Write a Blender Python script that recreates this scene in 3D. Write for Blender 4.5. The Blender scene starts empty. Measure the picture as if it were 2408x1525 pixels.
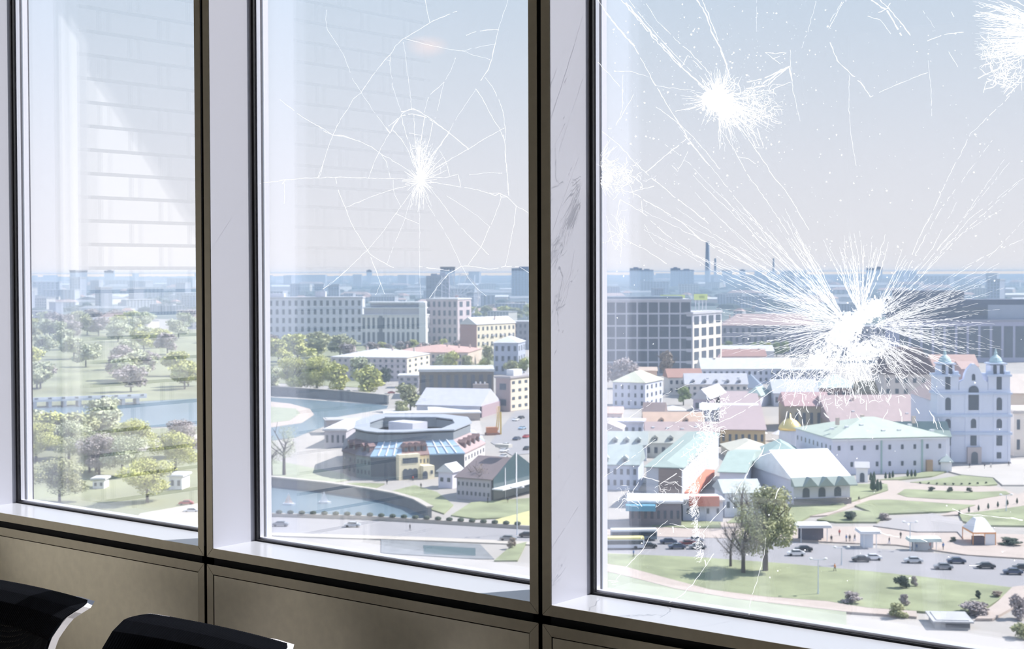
import bpy, math, random
from mathutils import Vector, Matrix
random.seed(7)
PI = math.pi
C = bpy.context.scene.collection
sc = bpy.context.scene

# ------------------------------------------------------------------ camera
EYE = 70.0                      # the office is high above the street; street level is z = 0
FPX, CX, CY = 3570.0, 1204.0, 727.6
cam_d = bpy.data.cameras.new('camera')
cam = bpy.data.objects.new('camera', cam_d)
C.objects.link(cam)
cam_d.sensor_width = 36
cam_d.lens = 36 * FPX / 2408
cam_d.shift_y = (CY - 762.5) / 2408
cam_d.clip_start = 0.05
cam_d.clip_end = 40000
CM = (Matrix.Rotation(math.radians(38.6), 3, 'Z') @ Matrix.Rotation(PI / 2 - math.radians(1.39), 3, 'X')
      @ Matrix.Rotation(-0.0033, 3, 'Z'))
cam.matrix_world = Matrix.Translation((0, 0, EYE)) @ CM.to_4x4()
cam_d.dof.use_dof = True
cam_d.dof.focus_distance = 3.25
cam_d.dof.aperture_fstop = 17
sc.camera = cam

# ------------------------------------------------------------------ sky, sun, exposure
sc.view_settings.view_transform = 'Standard'
sc.view_settings.look = 'None'
sc.view_settings.gamma = 1
sc.view_settings.use_curve_mapping = False
sc.view_settings.exposure = 0.38
sc.cycles.use_denoising = True
sc.cycles.max_bounces = 8
sc.cycles.diffuse_bounces = 4
sc.cycles.glossy_bounces = 4
sc.cycles.transmission_bounces = 4
sc.cycles.transparent_max_bounces = 16
sc.cycles.volume_bounces = 1
sc.cycles.caustics_reflective = False
sc.cycles.sample_clamp_indirect = 6

w = bpy.data.worlds.new('sky')
sc.world = w
w.use_nodes = True
nt = w.node_tree
nt.nodes.clear()
out = nt.nodes.new('ShaderNodeOutputWorld')
bg = nt.nodes.new('ShaderNodeBackground')
tc = nt.nodes.new('ShaderNodeTexCoord')
sp = nt.nodes.new('ShaderNodeSeparateXYZ')
nt.links.new(tc.outputs['Generated'], sp.inputs[0])
ramp = nt.nodes.new('ShaderNodeValToRGB')
nt.links.new(sp.outputs['Z'], ramp.inputs['Fac'])
ramp.color_ramp.elements[0].position = 0.0
ramp.color_ramp.elements[0].color = (.76, .76, .79, 1)
e = ramp.color_ramp.elements.new(0.07); e.color = (.70, .73, .79, 1)
e = ramp.color_ramp.elements.new(0.18); e.color = (.56, .66, .77, 1)
e = ramp.color_ramp.elements.new(0.45); e.color = (.50, .64, .88, 1)
ramp.color_ramp.elements[-1].position = 1.0
ramp.color_ramp.elements[-1].color = (.42, .57, .85, 1)
# one small pinkish cloud low in the sky
cl_dir = CM @ Vector(((1010 - CX) / FPX, -(108 - CY) / FPX, -1)); cl_dir.normalize()
vs = nt.nodes.new('ShaderNodeVectorMath'); vs.operation = 'SUBTRACT'
nt.links.new(tc.outputs['Generated'], vs.inputs[0]); vs.inputs[1].default_value = cl_dir
vm = nt.nodes.new('ShaderNodeVectorMath'); vm.operation = 'MULTIPLY'
nt.links.new(vs.outputs[0], vm.inputs[0]); vm.inputs[1].default_value = (70, 70, 140)
no = nt.nodes.new('ShaderNodeTexNoise'); no.inputs['Scale'].default_value = 35
nt.links.new(tc.outputs['Generated'], no.inputs['Vector'])
vl = nt.nodes.new('ShaderNodeVectorMath'); vl.operation = 'LENGTH'
nt.links.new(vm.outputs[0], vl.inputs[0])
ad = nt.nodes.new('ShaderNodeMath'); ad.operation = 'ADD'
nt.links.new(vl.outputs['Value'], ad.inputs[0]); nt.links.new(no.outputs['Fac'], ad.inputs[1])
mr = nt.nodes.new('ShaderNodeMapRange')
nt.links.new(ad.outputs[0], mr.inputs[0])
mr.inputs[1].default_value = .4; mr.inputs[2].default_value = 1.6; mr.inputs[3].default_value = .8; mr.inputs[4].default_value = 0
mx = nt.nodes.new('ShaderNodeMix'); mx.data_type = 'RGBA'
nt.links.new(mr.outputs[0], mx.inputs[0]); nt.links.new(ramp.outputs[0], mx.inputs[6])
mx.inputs[7].default_value = (.90, .79, .79, 1)
nt.links.new(mx.outputs[2], bg.inputs['Color'])
bg.inputs['Strength'].default_value = 1.28
nt.links.new(bg.outputs[0], out.inputs[0])

SAZ, SEL = math.radians(33), math.radians(45.7)
SUNV = Vector((math.sin(SAZ) * math.cos(SEL), math.cos(SAZ) * math.cos(SEL), math.sin(SEL)))
sl = bpy.data.lights.new('sun', 'SUN')
sl.energy = 8.5
sl.angle = math.radians(0.53)
sl.color = (1, .96, .90)
so = bpy.data.objects.new('sun', sl)
C.objects.link(so)
so.location = (20, 60, 140)
so.rotation_euler = SUNV.to_track_quat('Z', 'Y').to_euler()

# ------------------------------------------------------------------ helpers
def ray(px, py):
    return CM @ Vector(((px - CX) / FPX, -(py - CY) / FPX, -1))

def gp(px, py, z=0.0):
    """a point of the level z seen at a pixel of the 2408 x 1525 photograph"""
    r = ray(px, py)
    t = (z - EYE) / r.z
    return Vector((r.x * t, r.y * t, z))

def on_glass(px, py, y):
    r = ray(px, py)
    t = y / r.y
    return Vector((r.x * t, y, EYE + r.z * t))

def height_at(px, pb, pt):
    """height of something that stands at ground pixel (px, pb) and reaches up to pixel row pt"""
    g = gp(px, pb)
    r = ray(px, pt)
    return EYE + r.z * math.hypot(g.x, g.y) / math.hypot(r.x, r.y)

def mat(name, col, rough=.7, metal=0.0, noise=.0, nscale=.3, spec=.5, bump=0, coat=0):
    m = bpy.data.materials.get(name)
    if m: return m
    m = bpy.data.materials.new(name)
    m.use_nodes = True
    n = m.node_tree
    b = n.nodes['Principled BSDF']
    b.inputs['Base Color'].default_value = (*col, 1)
    b.inputs['Roughness'].default_value = rough
    b.inputs['Metallic'].default_value = metal
    b.inputs['Specular IOR Level'].default_value = spec
    if coat: b.inputs['Coat Weight'].default_value = coat; b.inputs['Coat Roughness'].default_value = .08
    if noise:
        t = n.nodes.new('ShaderNodeTexCoord')
        x = n.nodes.new('ShaderNodeTexNoise')
        x.inputs['Scale'].default_value = nscale
        x.inputs['Detail'].default_value = 4
        n.links.new(t.outputs['Object'], x.inputs['Vector'])
        r = n.nodes.new('ShaderNodeMapRange')
        r.inputs[3].default_value = 1 - noise; r.inputs[4].default_value = 1 + noise
        r.inputs[1].default_value = .3; r.inputs[2].default_value = .7
        n.links.new(x.outputs['Fac'], r.inputs[0])
        k = n.nodes.new('ShaderNodeVectorMath'); k.operation = 'SCALE'
        k.inputs[0].default_value = col
        n.links.new(r.outputs[0], k.inputs['Scale'])
        n.links.new(k.outputs[0], b.inputs['Base Color'])
        if bump:
            u = n.nodes.new('ShaderNodeBump'); u.inputs['Strength'].default_value = bump
            n.links.new(x.outputs['Fac'], u.inputs['Height']); n.links.new(u.outputs[0], b.inputs['Normal'])
    return m

class MB:
    def __init__(s): s.v = []; s.f = []
    def quad(s, a, b, c, d):
        i = len(s.v); s.v += [tuple(a), tuple(b), tuple(c), tuple(d)]; s.f.append((i, i + 1, i + 2, i + 3)); return s
    def poly(s, pts):
        i = len(s.v); s.v += [tuple(p) for p in pts]; s.f.append(tuple(range(i, i + len(pts)))); return s
    def box(s, x0, x1, y0, y1, z0, z1):
        i = len(s.v)
        s.v += [(x0, y0, z0), (x1, y0, z0), (x1, y1, z0), (x0, y1, z0), (x0, y0, z1), (x1, y0, z1), (x1, y1, z1), (x0, y1, z1)]
        s.f += [tuple(i + k for k in q) for q in ((3, 2, 1, 0), (4, 5, 6, 7), (0, 1, 5, 4), (1, 2, 6, 5), (2, 3, 7, 6), (3, 0, 4, 7))]
        return s
    def prism(s, pts, z0, z1, top=None):
        """polygon footprint (counter-clockwise) raised from z0 to z1; top = another ring for a frustum"""
        n = len(pts); i = len(s.v); top = top or pts
        s.v += [(p[0], p[1], z0) for p in pts] + [(p[0], p[1], z1) for p in top]
        s.f.append(tuple(i + k for k in range(n))[::-1]); s.f.append(tuple(i + n + k for k in range(n)))
        for k in range(n):
            s.f.append((i + k, i + (k + 1) % n, i + n + (k + 1) % n, i + n + k))
        return s
    def tube(s, p, q, r0, r1=None, n=8, cap=True):
        p, q = Vector(p), Vector(q); r1 = r0 if r1 is None else r1
        d = (q - p).normalized(); u = d.orthogonal().normalized(); v = d.cross(u); i = len(s.v)
        for c, r in ((p, r0), (q, r1)):
            for k in range(n):
                a = 2 * PI * k / n; s.v.append(tuple(c + u * math.cos(a) * r + v * math.sin(a) * r))
        for k in range(n): s.f.append((i + k, i + (k + 1) % n, i + n + (k + 1) % n, i + n + k))
        if cap: s.f.append(tuple(i + k for k in range(n))[::-1]); s.f.append(tuple(i + n + k for k in range(n)))
        return s
    def lathe(s, prof, n=16, c=(0, 0, 0)):
        i = len(s.v)
        for r, z in prof:
            for k in range(n):
                a = 2 * PI * k / n; s.v.append((c[0] + r * math.cos(a), c[1] + r * math.sin(a), c[2] + z))
        for j in range(len(prof) - 1):
            for k in range(n):
                s.f.append((i + j * n + k, i + j * n + (k + 1) % n, i + (j + 1) * n + (k + 1) % n, i + (j + 1) * n + k))
        s.f.append(tuple(i + k for k in range(n))[::-1]); s.f.append(tuple(i + (len(prof) - 1) * n + k for k in range(n)))
        return s
    def mesh(s, name, m=None, smooth=False):
        me = bpy.data.meshes.new(name)
        me.from_pydata(s.v, [], s.f)
        if m: me.materials.append(m)
        if smooth: me.polygons.foreach_set('use_smooth', [True] * len(me.polygons))
        me.update()
        return me
    def build(s, name, m=None, parent=None, smooth=False, bevel=0):
        o = bpy.data.objects.new(name, s.mesh(name, m, smooth))
        C.objects.link(o)
        if parent is not None: o.parent = parent
        if bevel:
            b = o.modifiers.new('bevel', 'BEVEL'); b.width = bevel; b.segments = 2; b.limit_method = 'ANGLE'
        return o

def put(name, me, parent, loc=(0, 0, 0), rz=0, scale=None):
    o = bpy.data.objects.new(name, me); C.objects.link(o)
    o.parent = parent; o.location = loc; o.rotation_euler = (0, 0, rz)
    if scale: o.scale = scale
    return o

def thing(name, label, cat, loc=(0, 0, 0), rz=0, group=None):
    o = bpy.data.objects.new(name, None); C.objects.link(o)
    o.empty_display_size = .1
    o.location = loc; o.rotation_euler = (0, 0, rz)
    return tag(o, label, cat, group)

def tag(o, label, cat, group=None, kind=None):
    o['label'] = label; o['category'] = cat
    if group: o['group'] = group
    if kind: o['kind'] = kind
    return o

def struct(o, label=None, cat=None):
    o['kind'] = 'structure'
    if label: o['label'] = label
    if cat: o['category'] = cat
    return o

def copy_tree(o, parent=None):
    c = o.copy(); C.objects.link(c); c.parent = parent
    for ch in o.children: copy_tree(ch, c)
    return c
# ------------------------------------------------------------------ the office: window wall
K = .74                           # window units are drawn in a 1.35 m module and built at this size
FL = EYE - 1.65                   # office floor
Y0 = 3.11                         # inner face of the window trims
YJ = 3.28                         # back of the jambs
XL, PITCH, OPEN = -5.010, 1.327, 1.255
ZS = 0.0                          # sill top, in window units
ZH = 2.218                        # window head, in window units
SILL = EYE - .635                 # sill top above the street
CEIL = FL + 2.95
XW = -3.767                       # face of the left wall
WXW, WXR = XW / K, 3.4 / K
WFL, WCE = (FL - SILL) / K, (CEIL - SILL) / K
XR, YB = 3.4, -2.8                # right wall, back wall

m_bronze = mat('bronze_metal', (.78, .72, .57), .34, .5, .05, 30)
m_trim = mat('satin_champagne_metal', (.54, .49, .38), .42, .55, .04, 40)
m_white = mat('white_sill_paint', (.56, .58, .64), .22, 0, 0, spec=.5)
m_jamb = mat('white_jamb_paint', (.56, .575, .66), .35)
m_black = mat('black_rubber', (.004, .004, .008), .6)
m_dark = mat('dark_recess', (.006, .006, .012), .8)
m_alu = mat('bright_aluminium', (.74, .75, .82), .35, .5)
m_seal = mat('grey_sealant', (.16, .2, .25), .4)
m_outer = mat('outer_aluminium', (.70, .71, .78), .4, .2)

def glass_mat(name, tint, boost):
    m = bpy.data.materials.new(name); m.use_nodes = True
    n = m.node_tree; n.nodes.clear()
    o = n.nodes.new('ShaderNodeOutputMaterial')
    t = n.nodes.new('ShaderNodeBsdfTransparent'); t.inputs[0].default_value = (*tint, 1)
    g = n.nodes.new('ShaderNodeBsdfGlossy'); g.inputs['Roughness'].default_value = 0
    g.inputs['Color'].default_value = (.97, .97, 1, 1)
    fr = n.nodes.new('ShaderNodeFresnel'); fr.inputs[0].default_value = 1.5
    geo = n.nodes.new('ShaderNodeNewGeometry')
    fl = n.nodes.new('ShaderNodeVectorMath'); fl.operation = 'SCALE'     # outward side on both faces
    mm = n.nodes.new('ShaderNodeMath'); mm.operation = 'MULTIPLY'; mm.inputs[1].default_value = boost
    mx = n.nodes.new('ShaderNodeMixShader')
    n.nodes.remove(fl); n.nodes.remove(geo); n.nodes.remove(fr)
    lw = n.nodes.new('ShaderNodeLayerWeight'); lw.inputs['Blend'].default_value = .5
    # Schlick curve from the facing term: R = r0 + (1 - r0) * facing^5
    pw = n.nodes.new('ShaderNodeMath'); pw.operation = 'POWER'; pw.inputs[1].default_value = 5
    n.links.new(lw.outputs['Facing'], pw.inputs[0])
    s2 = n.nodes.new('ShaderNodeMath'); s2.operation = 'MULTIPLY_ADD'; s2.inputs[1].default_value = .92; s2.inputs[2].default_value = .092
    n.links.new(pw.outputs[0], s2.inputs[0]); n.links.new(s2.outputs[0], mm.inputs[0])
    n.links.new(mm.outputs[0], mx.inputs[0])
    n.links.new(t.outputs[0], mx.inputs[1]); n.links.new(g.outputs[0], mx.inputs[2])
    n.links.new(mx.outputs[0], o.inputs[0])
    return m
m_glass = glass_mat('window_glass', (.975, .975, .978), 1.15)

wall_front = bpy.data.objects.new('wall_front', None); C.objects.link(wall_front); wall_front.location = (XL * K, Y0 * K, SILL); wall_front.scale = (K, K, K)
def fr(mb): mb.v = [(v[0] - XL, v[1] - Y0, v[2]) for v in mb.v]; return mb
struct(wall_front, 'champagne metal window wall with black shadow gaps between its bays', 'wall')
NB = 6
# bays run from the left wall to the right; the first three are in the photograph
def fracture_placeholder(): pass
panes = []
for k in range(NB):
    a = XL + PITCH * k; b = a + OPEN
    win = bpy.data.objects.new('window_%d' % (k + 1), None); C.objects.link(win)
    win.location = (a * K, Y0 * K, SILL); win.scale = (K, K, K)
    struct(win, ['hazy window reflecting a white brick wall, next to the left corner', 'window with a round spider web fracture above the river',
                 'badly shattered window with several white impact bursts'][k] if k < 3 else 'window beyond the shattered one, outside the picture', 'window')
    W = OPEN; H = ZH - ZS
    T = .0295
    # trims (mitred), 3 cm face and returning back
    def tr(name, pts):
        return MB().prism([(p[0], p[1]) for p in pts], 0, 1)
    mb = MB()
    def strip(p, q, r, s, y0=0.0, y1=.0018):
        mb2 = MB(); i = 0
        P = [(p[0], y0, p[1]), (q[0], y0, q[1]), (r[0], y0, r[1]), (s[0], y0, s[1])]
        Q = [(a_[0], y1, a_[2]) for a_ in P]
        mb2.v = P + Q
        mb2.f = [(0, 1, 2, 3), (7, 6, 5, 4), (0, 4, 5, 1), (1, 5, 6, 2), (2, 6, 7, 3), (3, 7, 4, 0)]
        return mb2
    g = .0011
    strip((0, 0), (W, 0), (W + T, -T), (-T, -T)).build('trim_bottom', m_trim, win, bevel=.0008)
    strip((-T, -T + g), (-g, 0), (-g, H), (-T, H + T)).build('trim_side', m_trim, win, bevel=.0008)
    strip((W + g, 0), (W + T, -T + g), (W + T, H + T), (W + g, H)).build('trim_side', m_trim, win, bevel=.0008)
    strip((0, H), (W, H), (W + T, H + T), (-T, H + T)).build('trim_head', m_trim, win, bevel=.0008)
    d = YJ - Y0
    MB().box(0, W, .0019, d + .07, -.014, 0).build('sill', m_white, win)
    MB().box(-.014, 0, .002, d + .07, 0, H).build('jamb', m_jamb, win)
    MB().box(W, W + .014, .002, d + .07, 0, H).build('jamb', m_jamb, win)
    MB().box(0, W, .002, d + .06, H, H + .014).build('head_lining', m_jamb, win)
    # black gasket frame
    G = .0105
    mb = MB(); mb.box(0, G, d + .003, d + .0095, 0, H).box(W - G, W, d + .003, d + .0095, 0, H).box(G, W - G, d + .003, d + .0095, 0, .005).box(G, W - G, d + .003, d + .0095, H - .01, H)
    mb.build('gasket', m_black, win)
    # inner pane, spacer bar with its row of holes, outer pane, outer frame lip
    pane = MB().box(G * .5, W - G * .5, d + .010, d + .016, .004, H - .004).build('inner_pane', m_glass, win)
    panes.append(pane)
    mb = MB(); s0, s1 = G * .6, G + .001
    mb.box(s0, s1, d + .0165, d + .032, .004, H - .004).box(W - s1, W - s0, d + .0165, d + .032, .004, H - .004).box(s1, W - s1, d + .0165, d + .032, .002, .011)
    mb.build('spacer_bar', m_alu, win)
    mb = MB(); mb.box(s0, s1 + .0008, d + .0402, d + .0440, .004, H - .004)
    mb.build('seal_line', m_seal, win)
    MB().box(G * .5, W - G * .5, d + .0335, d + .0395, .004, H - .004).build('outer_pane', m_glass, win)
    mb = MB(); mb.box(0, s1 + .0004, d + .0445, d + .066, 0, H).box(W - s1, W, d + .0445, d + .066, 0, H).box(s1, W - s1, d + .0445, d + .066, 0, .007)
    mb.build('outer_frame', m_outer, win)
    # lower metal panel with its frame, and the backing behind the shadow gaps
    zt = -.052
    pw = MB()
    fb = zt - .030
    zb = WFL + .06
    x0, x1 = a - T, b + T
    def wbox(x0, x1, y0, y1, z0, z1): return fr(MB().box(x0, x1, y0, y1, z0, z1))
    o = strip((0 - .001, fb), (W + .001, fb), (W + T, zt), (-T, zt)); 
    for nm, q in (('panel_rail', [(0, fb), (W, fb), (W + T, zt), (-T, zt)]), ('panel_stile', [(-T, zb), (0, zb), (0, fb - g), (-T, zt - g)]), ('panel_stile', [(W, zb), (W + T, zb), (W + T, zt - g), (W, fb - g)])):
        mb2 = strip(*q); mb2.v = [(v[0] + a - XL, v[1], v[2]) for v in mb2.v]
        mb2.build(nm, m_trim, wall_front, bevel=.0008)
    wbox(a + .0025, b - .0025, Y0 + .002, Y0 + .014, zb, fb - .003).build('metal_panel', m_bronze, wall_front)
mb = MB()
for k in range(NB + 1):
    x = XL + PITCH * k - .036
    mb.box(x - .0365 if k else WXW, x + .0205 if k < NB else WXR, Y0 + .018, Y0 + .26, WFL, WCE)
mb.box(WXW, WXR, Y0 + .018, Y0 + .26, WFL, ZS - .0145).box(WXW, WXR, Y0 + .018, Y0 + .26, ZH + .0145, WCE)
fr(mb).build('backing', m_dark, wall_front)
mb = MB().box(WXW, WXR, Y0, Y0 + .015, ZH + .034, WCE)
mb.box(WXW, XL - .034, Y0, Y0 + .015, WFL, WCE)
fr(mb).build('bulkhead', m_bronze, wall_front)
# outside skin: cill flashing
fr(MB().box(WXW - .3, WXR + .3, YJ + .0705, YJ + .14, ZS - .10, ZS - .03)).build('flashing', m_outer, wall_front)

# ------------------------------------------------------------------ the office: other walls
YWX = (Y0 + .26) * K
m_floor = mat('grey_carpet', (.44, .41, .37), .95, 0, .15, 60)
m_ceil = mat('white_ceiling', (.68, .68, .68), .9)
m_plaster = mat('office_plaster', (.74, .71, .65), .8)
m_col = mat('white_pilaster_paint', (.92, .92, .92), .6)
brick = bpy.data.materials.new('white_brick'); brick.use_nodes = True
n = brick.node_tree; b_ = n.nodes['Principled BSDF']; b_.inputs['Roughness'].default_value = .6
t_ = n.nodes.new('ShaderNodeTexCoord'); mp = n.nodes.new('ShaderNodeMapping'); mp.inputs['Rotation'].default_value = (PI / 2, 0, PI / 2)
cmb = n.nodes.new('ShaderNodeCombineXYZ'); sxyz = n.nodes.new('ShaderNodeSeparateXYZ')
n.links.new(t_.outputs['Object'], sxyz.inputs[0]); n.links.new(sxyz.outputs['Y'], cmb.inputs[0]); n.links.new(sxyz.outputs['Z'], cmb.inputs[1])
n.nodes.remove(mp)
bt = n.nodes.new('ShaderNodeTexBrick'); n.links.new(cmb.outputs[0], bt.inputs['Vector'])
bt.inputs['Color1'].default_value = (.84, .83, .81, 1); bt.inputs['Color2'].default_value = (.78, .77, .75, 1); bt.inputs['Mortar'].default_value = (.16, .155, .15, 1)
bt.inputs['Scale'].default_value = 1; bt.inputs['Mortar Size'].default_value = .0055; bt.inputs['Brick Width'].default_value = .222; bt.inputs['Row Height'].default_value = .0696
bt.inputs['Mortar Smooth'].default_value = .1
n.links.new(bt.outputs['Color'], b_.inputs['Base Color'])
bm_ = n.nodes.new('ShaderNodeBump'); bm_.inputs['Strength'].default_value = .6; bm_.inputs['Distance'].default_value = .01; bm_.invert = True
n.links.new(bt.outputs['Fac'], bm_.inputs['Height']); n.links.new(bm_.outputs[0], b_.inputs['Normal'])

o = struct(MB().box(XW - .15, XR + .15, YB - .15, YWX, FL - .2, FL).build('floor', m_floor), 'grey carpet floor of the office', 'floor')
o = struct(MB().box(XW - .15, XR + .15, YB - .15, YWX, CEIL, CEIL + .2).build('ceiling', m_ceil), 'plain ceiling of the office', 'ceiling')
o = struct(MB().box(XW - .15, XW, .67, YWX, FL, CEIL).build('wall_left', brick), 'white brick wall beside the hazy window', 'wall')
struct(MB().box(XW - .15, XW, YB, .67, FL, CEIL).build('wall_left', m_plaster), 'plain stretch of wall further back from the white bricks', 'wall')
o = struct(MB().box(XW, XW + .04, 2.212, 2.296, FL, CEIL).build('trim_1', m_col), 'smooth white corner strip on the brick wall', 'trim')
o = struct(MB().box(XR, XR + .15, YB, YWX, FL, CEIL).build('wall_right', m_plaster), 'plain office wall', 'wall')
o = struct(MB().box(XW - .15, XR + .15, YB - .15, YB, FL, CEIL).build('wall_back', m_plaster), 'plain office wall behind the camera', 'wall')

# ------------------------------------------------------------------ chairs
m_mesh = bpy.data.materials.new('chair_mesh'); m_mesh.use_nodes = True
n = m_mesh.node_tree; b_ = n.nodes['Principled BSDF']; b_.inputs['Base Color'].default_value = (.0025, .0035, .007, 1); b_.inputs['Roughness'].default_value = .9; b_.inputs['Specular IOR Level'].default_value = .1
t_ = n.nodes.new('ShaderNodeTexCoord')
vr = n.nodes.new('ShaderNodeVectorRotate'); vr.rotation_type = 'Y_AXIS'; vr.inputs['Angle'].default_value = .6
n.links.new(t_.outputs['Object'], vr.inputs['Vector'])
ck = n.nodes.new('ShaderNodeTexVoronoi'); ck.inputs['Scale'].default_value = 260; ck.inputs['Randomness'].default_value = 0
n.links.new(vr.outputs[0], ck.inputs['Vector'])
mr_ = n.nodes.new('ShaderNodeMapRange'); mr_.inputs[1].default_value = .32; mr_.inputs[2].default_value = .36; mr_.inputs[3].default_value = .35; mr_.inputs[4].default_value = 1
n.links.new(ck.outputs['Distance'], mr_.inputs[0]); n.links.new(mr_.outputs[0], b_.inputs['Alpha'])
m_rib = mat('chair_ribbed_knit', (.002, .003, .006), .9, 0, 0, .3, .08)
m_shell = mat('chair_white_plastic', (.84, .83, .88), .3)
m_cushion = mat('chair_seat_fabric', (.012, .013, .016), .9)
m_chrome = mat('polished_aluminium', (.8, .8, .82), .15, 1)

def back_profile(v):
    """v 0..1 from the seat up to the lip: (y offset backwards, z above floor)"""
    pts = [(0, -.02, .46), (.2, -.045, .55), (.45, -.045, .68), (.7, -.032, .80), (.82, -.014, .853), (.90, .008, .886), (.96, .038, .904), (1, .075, .912)]
    for i in range(len(pts) - 1):
        if v <= pts[i + 1][0]:
            t = (v - pts[i][0]) / (pts[i + 1][0] - pts[i][0])
            return pts[i][1] + (pts[i + 1][1] - pts[i][1]) * t, pts[i][2] + (pts[i + 1][2] - pts[i][2]) * t
    return pts[-1][1:]
def half_width(v):
    if v > .9: return .238 + .012 * (v - .9) / .1 - .035 * max(0, (v - .95) / .05) ** 2.5
    return .202 + .036 * (v / .9) ** .8
def surf(u, v, off=0.0):
    y, z = back_profile(v); hw = half_width(v)
    return Vector((u * hw, y + .035 * u * u * -1 * (1 - max(0, v - .8) * 3) + off, z))
def patch(u0, u1, v0, v1, nu, nv, t=.004, off=0.0, rib=0):
    mb = MB(); rows = []
    for j in range(nv + 1):
        v = v0 + (v1 - v0) * j / nv
        rows.append([surf(u0 + (u1 - u0) * i / nu, v, off - (rib if i % 2 else 0)) for i in range(nu + 1)])
    i0 = len(mb.v)
    for r in rows: mb.v += [tuple(p) for p in r]
    for r in rows: mb.v += [(p.x, p.y + t, p.z) for p in r]
    N = (nu + 1) * (nv + 1); W_ = nu + 1
    for j in range(nv):
        for i in range(nu):
            a_, b2, c_, d_ = j * W_ + i, j * W_ + i + 1, (j + 1) * W_ + i + 1, (j + 1) * W_ + i
            mb.f.append((a_, b2, c_, d_)); mb.f.append((N + d_, N + c_, N + b2, N + a_))
    for j in range(nv):
        for i in (0, nu):
            a_, d_ = j * W_ + i, (j + 1) * W_ + i
            mb.f.append((a_, d_, N + d_, N + a_))
    for i in range(nu):
        for j in (0, nv):
            a_, b2 = j * W_ + i, j * W_ + i + 1
            mb.f.append((a_, b2, N + b2, N + a_))
    return mb
def office_chair(label, x, y):
    t = thing('office_chair', label, 'chair', (x, y, FL), 0, 'mesh office chairs along the windows')
    bk = patch(-.84, .84, .30, .80, 12, 14, .003).build('backrest_mesh', m_mesh, t, smooth=True)
    patch(-1, 1, .80, 1.0, 130, 14, .006, 0, .0013).build('top_band', m_rib, t)
    patch(-1, -.84, .0, .80, 4, 20, .006).build('side_band', m_rib, t, smooth=True)
    patch(.84, 1, .0, .80, 4, 20, .006).build('side_band', m_rib, t, smooth=True)
    patch(-.84, .84, .0, .30, 12, 8, .006).build('lumbar_band', m_rib, t, smooth=True)
    # white rear frame following the edge
    mb = MB()
    for s in (-1, 1):
        prev = None
        for j in range(33):
            v = j / 32; p = surf(s * 1.0, v); q = surf(s * .74, v)
            ring = [(p.x + s * .002, p.y + .006, p.z), (p.x + s * .002, p.y + .024, p.z - .006 * v), (q.x, q.y + .026, q.z - .006 * v), (q.x, q.y + .007, q.z)]
            i = len(mb.v); mb.v += ring
            if prev is not None:
                for k in range(4): mb.f.append((prev + k, prev + (k + 1) % 4, i + (k + 1) % 4, i + k))
            else: mb.f.append((i, i + 1, i + 2, i + 3))
            prev = i
        mb.f.append((prev, prev + 1, prev + 2, prev + 3))
    mb.v += []; rail = patch(-.97, .97, .865, .925, 20, 2, .012, .007)
    i = len(mb.v); mb.v += rail.v; mb.f += [tuple(i + k for k in f) for f in rail.f]
    mb.build('rear_frame', m_shell, t, smooth=False)
    MB().box(-.04, .04, -.04, -.015, .36, .50).build('back_support', m_rib, t, bevel=.008)
    # seat towards the table (towards -y), base with five feet
    mb = MB(); pts = []
    for k in range(24):
        a_ = 2 * PI * k / 24; cx_, sy_ = math.cos(a_), math.sin(a_)
        pts.append((.20 * math.copysign(abs(cx_) ** .4, cx_), -.24 + .21 * math.copysign(abs(sy_) ** .4, sy_)))
    mb.prism(pts, .43, .48).build('seat', m_cushion, t, bevel=.015)
    MB().box(-.12, .12, -.34, -.10, .38, .43).build('seat_plate', m_rib, t, bevel=.01)
    MB().tube((0, -.22, .07), (0, -.22, .38), .025).build('gas_column', m_chrome, t)
    for k in range(5):
        a_ = 2 * PI * k / 5 + .3; cx_, cy_ = math.cos(a_), math.sin(a_)
        fo = MB().tube((0, -.22, .105), (cx_ * .27, -.22 + cy_ * .27, .075), .022, .014).build('foot', m_chrome, t)
        MB().tube((cx_ * .27 - cy_ * .012, -.22 + cy_ * .27 + cx_ * .012, .028), (cx_ * .27 + cy_ * .012, -.22 + cy_ * .27 - cx_ * .012, .028), .028, n=14).build('castor', m_rib, fo)
    return t
for nm, x, y in (('black mesh office chair in the lower left corner, a white frame edge showing', -3.108, 2.01),
              ('black mesh office chair below the window with the spider web fracture', -2.452, 2.01),
              ('black mesh office chair at the panel, just below the lower picture edge', -1.87, 2.01),
              ('left of three white framed office chairs mirrored in the shattered window', -2.93, .36),
              ('middle one of three white framed office chairs mirrored in the shattered window', -2.37, .36),
              ('right one of three white framed office chairs mirrored in the shattered window', -1.76, .36)):
    office_chair(nm, x, y)
# ------------------------------------------------------------------ haze over the city
hz = bpy.data.materials.new('city_haze'); hz.use_nodes = True
n = hz.node_tree; n.nodes.clear()
o_ = n.nodes.new('ShaderNodeOutputMaterial'); v_ = n.nodes.new('ShaderNodeVolumeScatter'); va = n.nodes.new('ShaderNodeVolumeAbsorption'); vadd = n.nodes.new('ShaderNodeAddShader')
v_.inputs['Color'].default_value = (.44, .56, .70, 1); v_.inputs['Density'].default_value = 2.2e-4; v_.inputs['Anisotropy'].default_value = .0
va.inputs['Color'].default_value = (.44, .56, .70, 1); va.inputs['Density'].default_value = 2.2e-4
n.links.new(v_.outputs[0], vadd.inputs[0]); n.links.new(va.outputs[0], vadd.inputs[1]); n.links.new(vadd.outputs[0], o_.inputs['Volume'])
haze = MB().box(-50000, 25000, 40, 50000, -1, 73).build('haze', hz)
struct(haze, 'thin spring haze lying over the whole city', 'haze')

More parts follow.
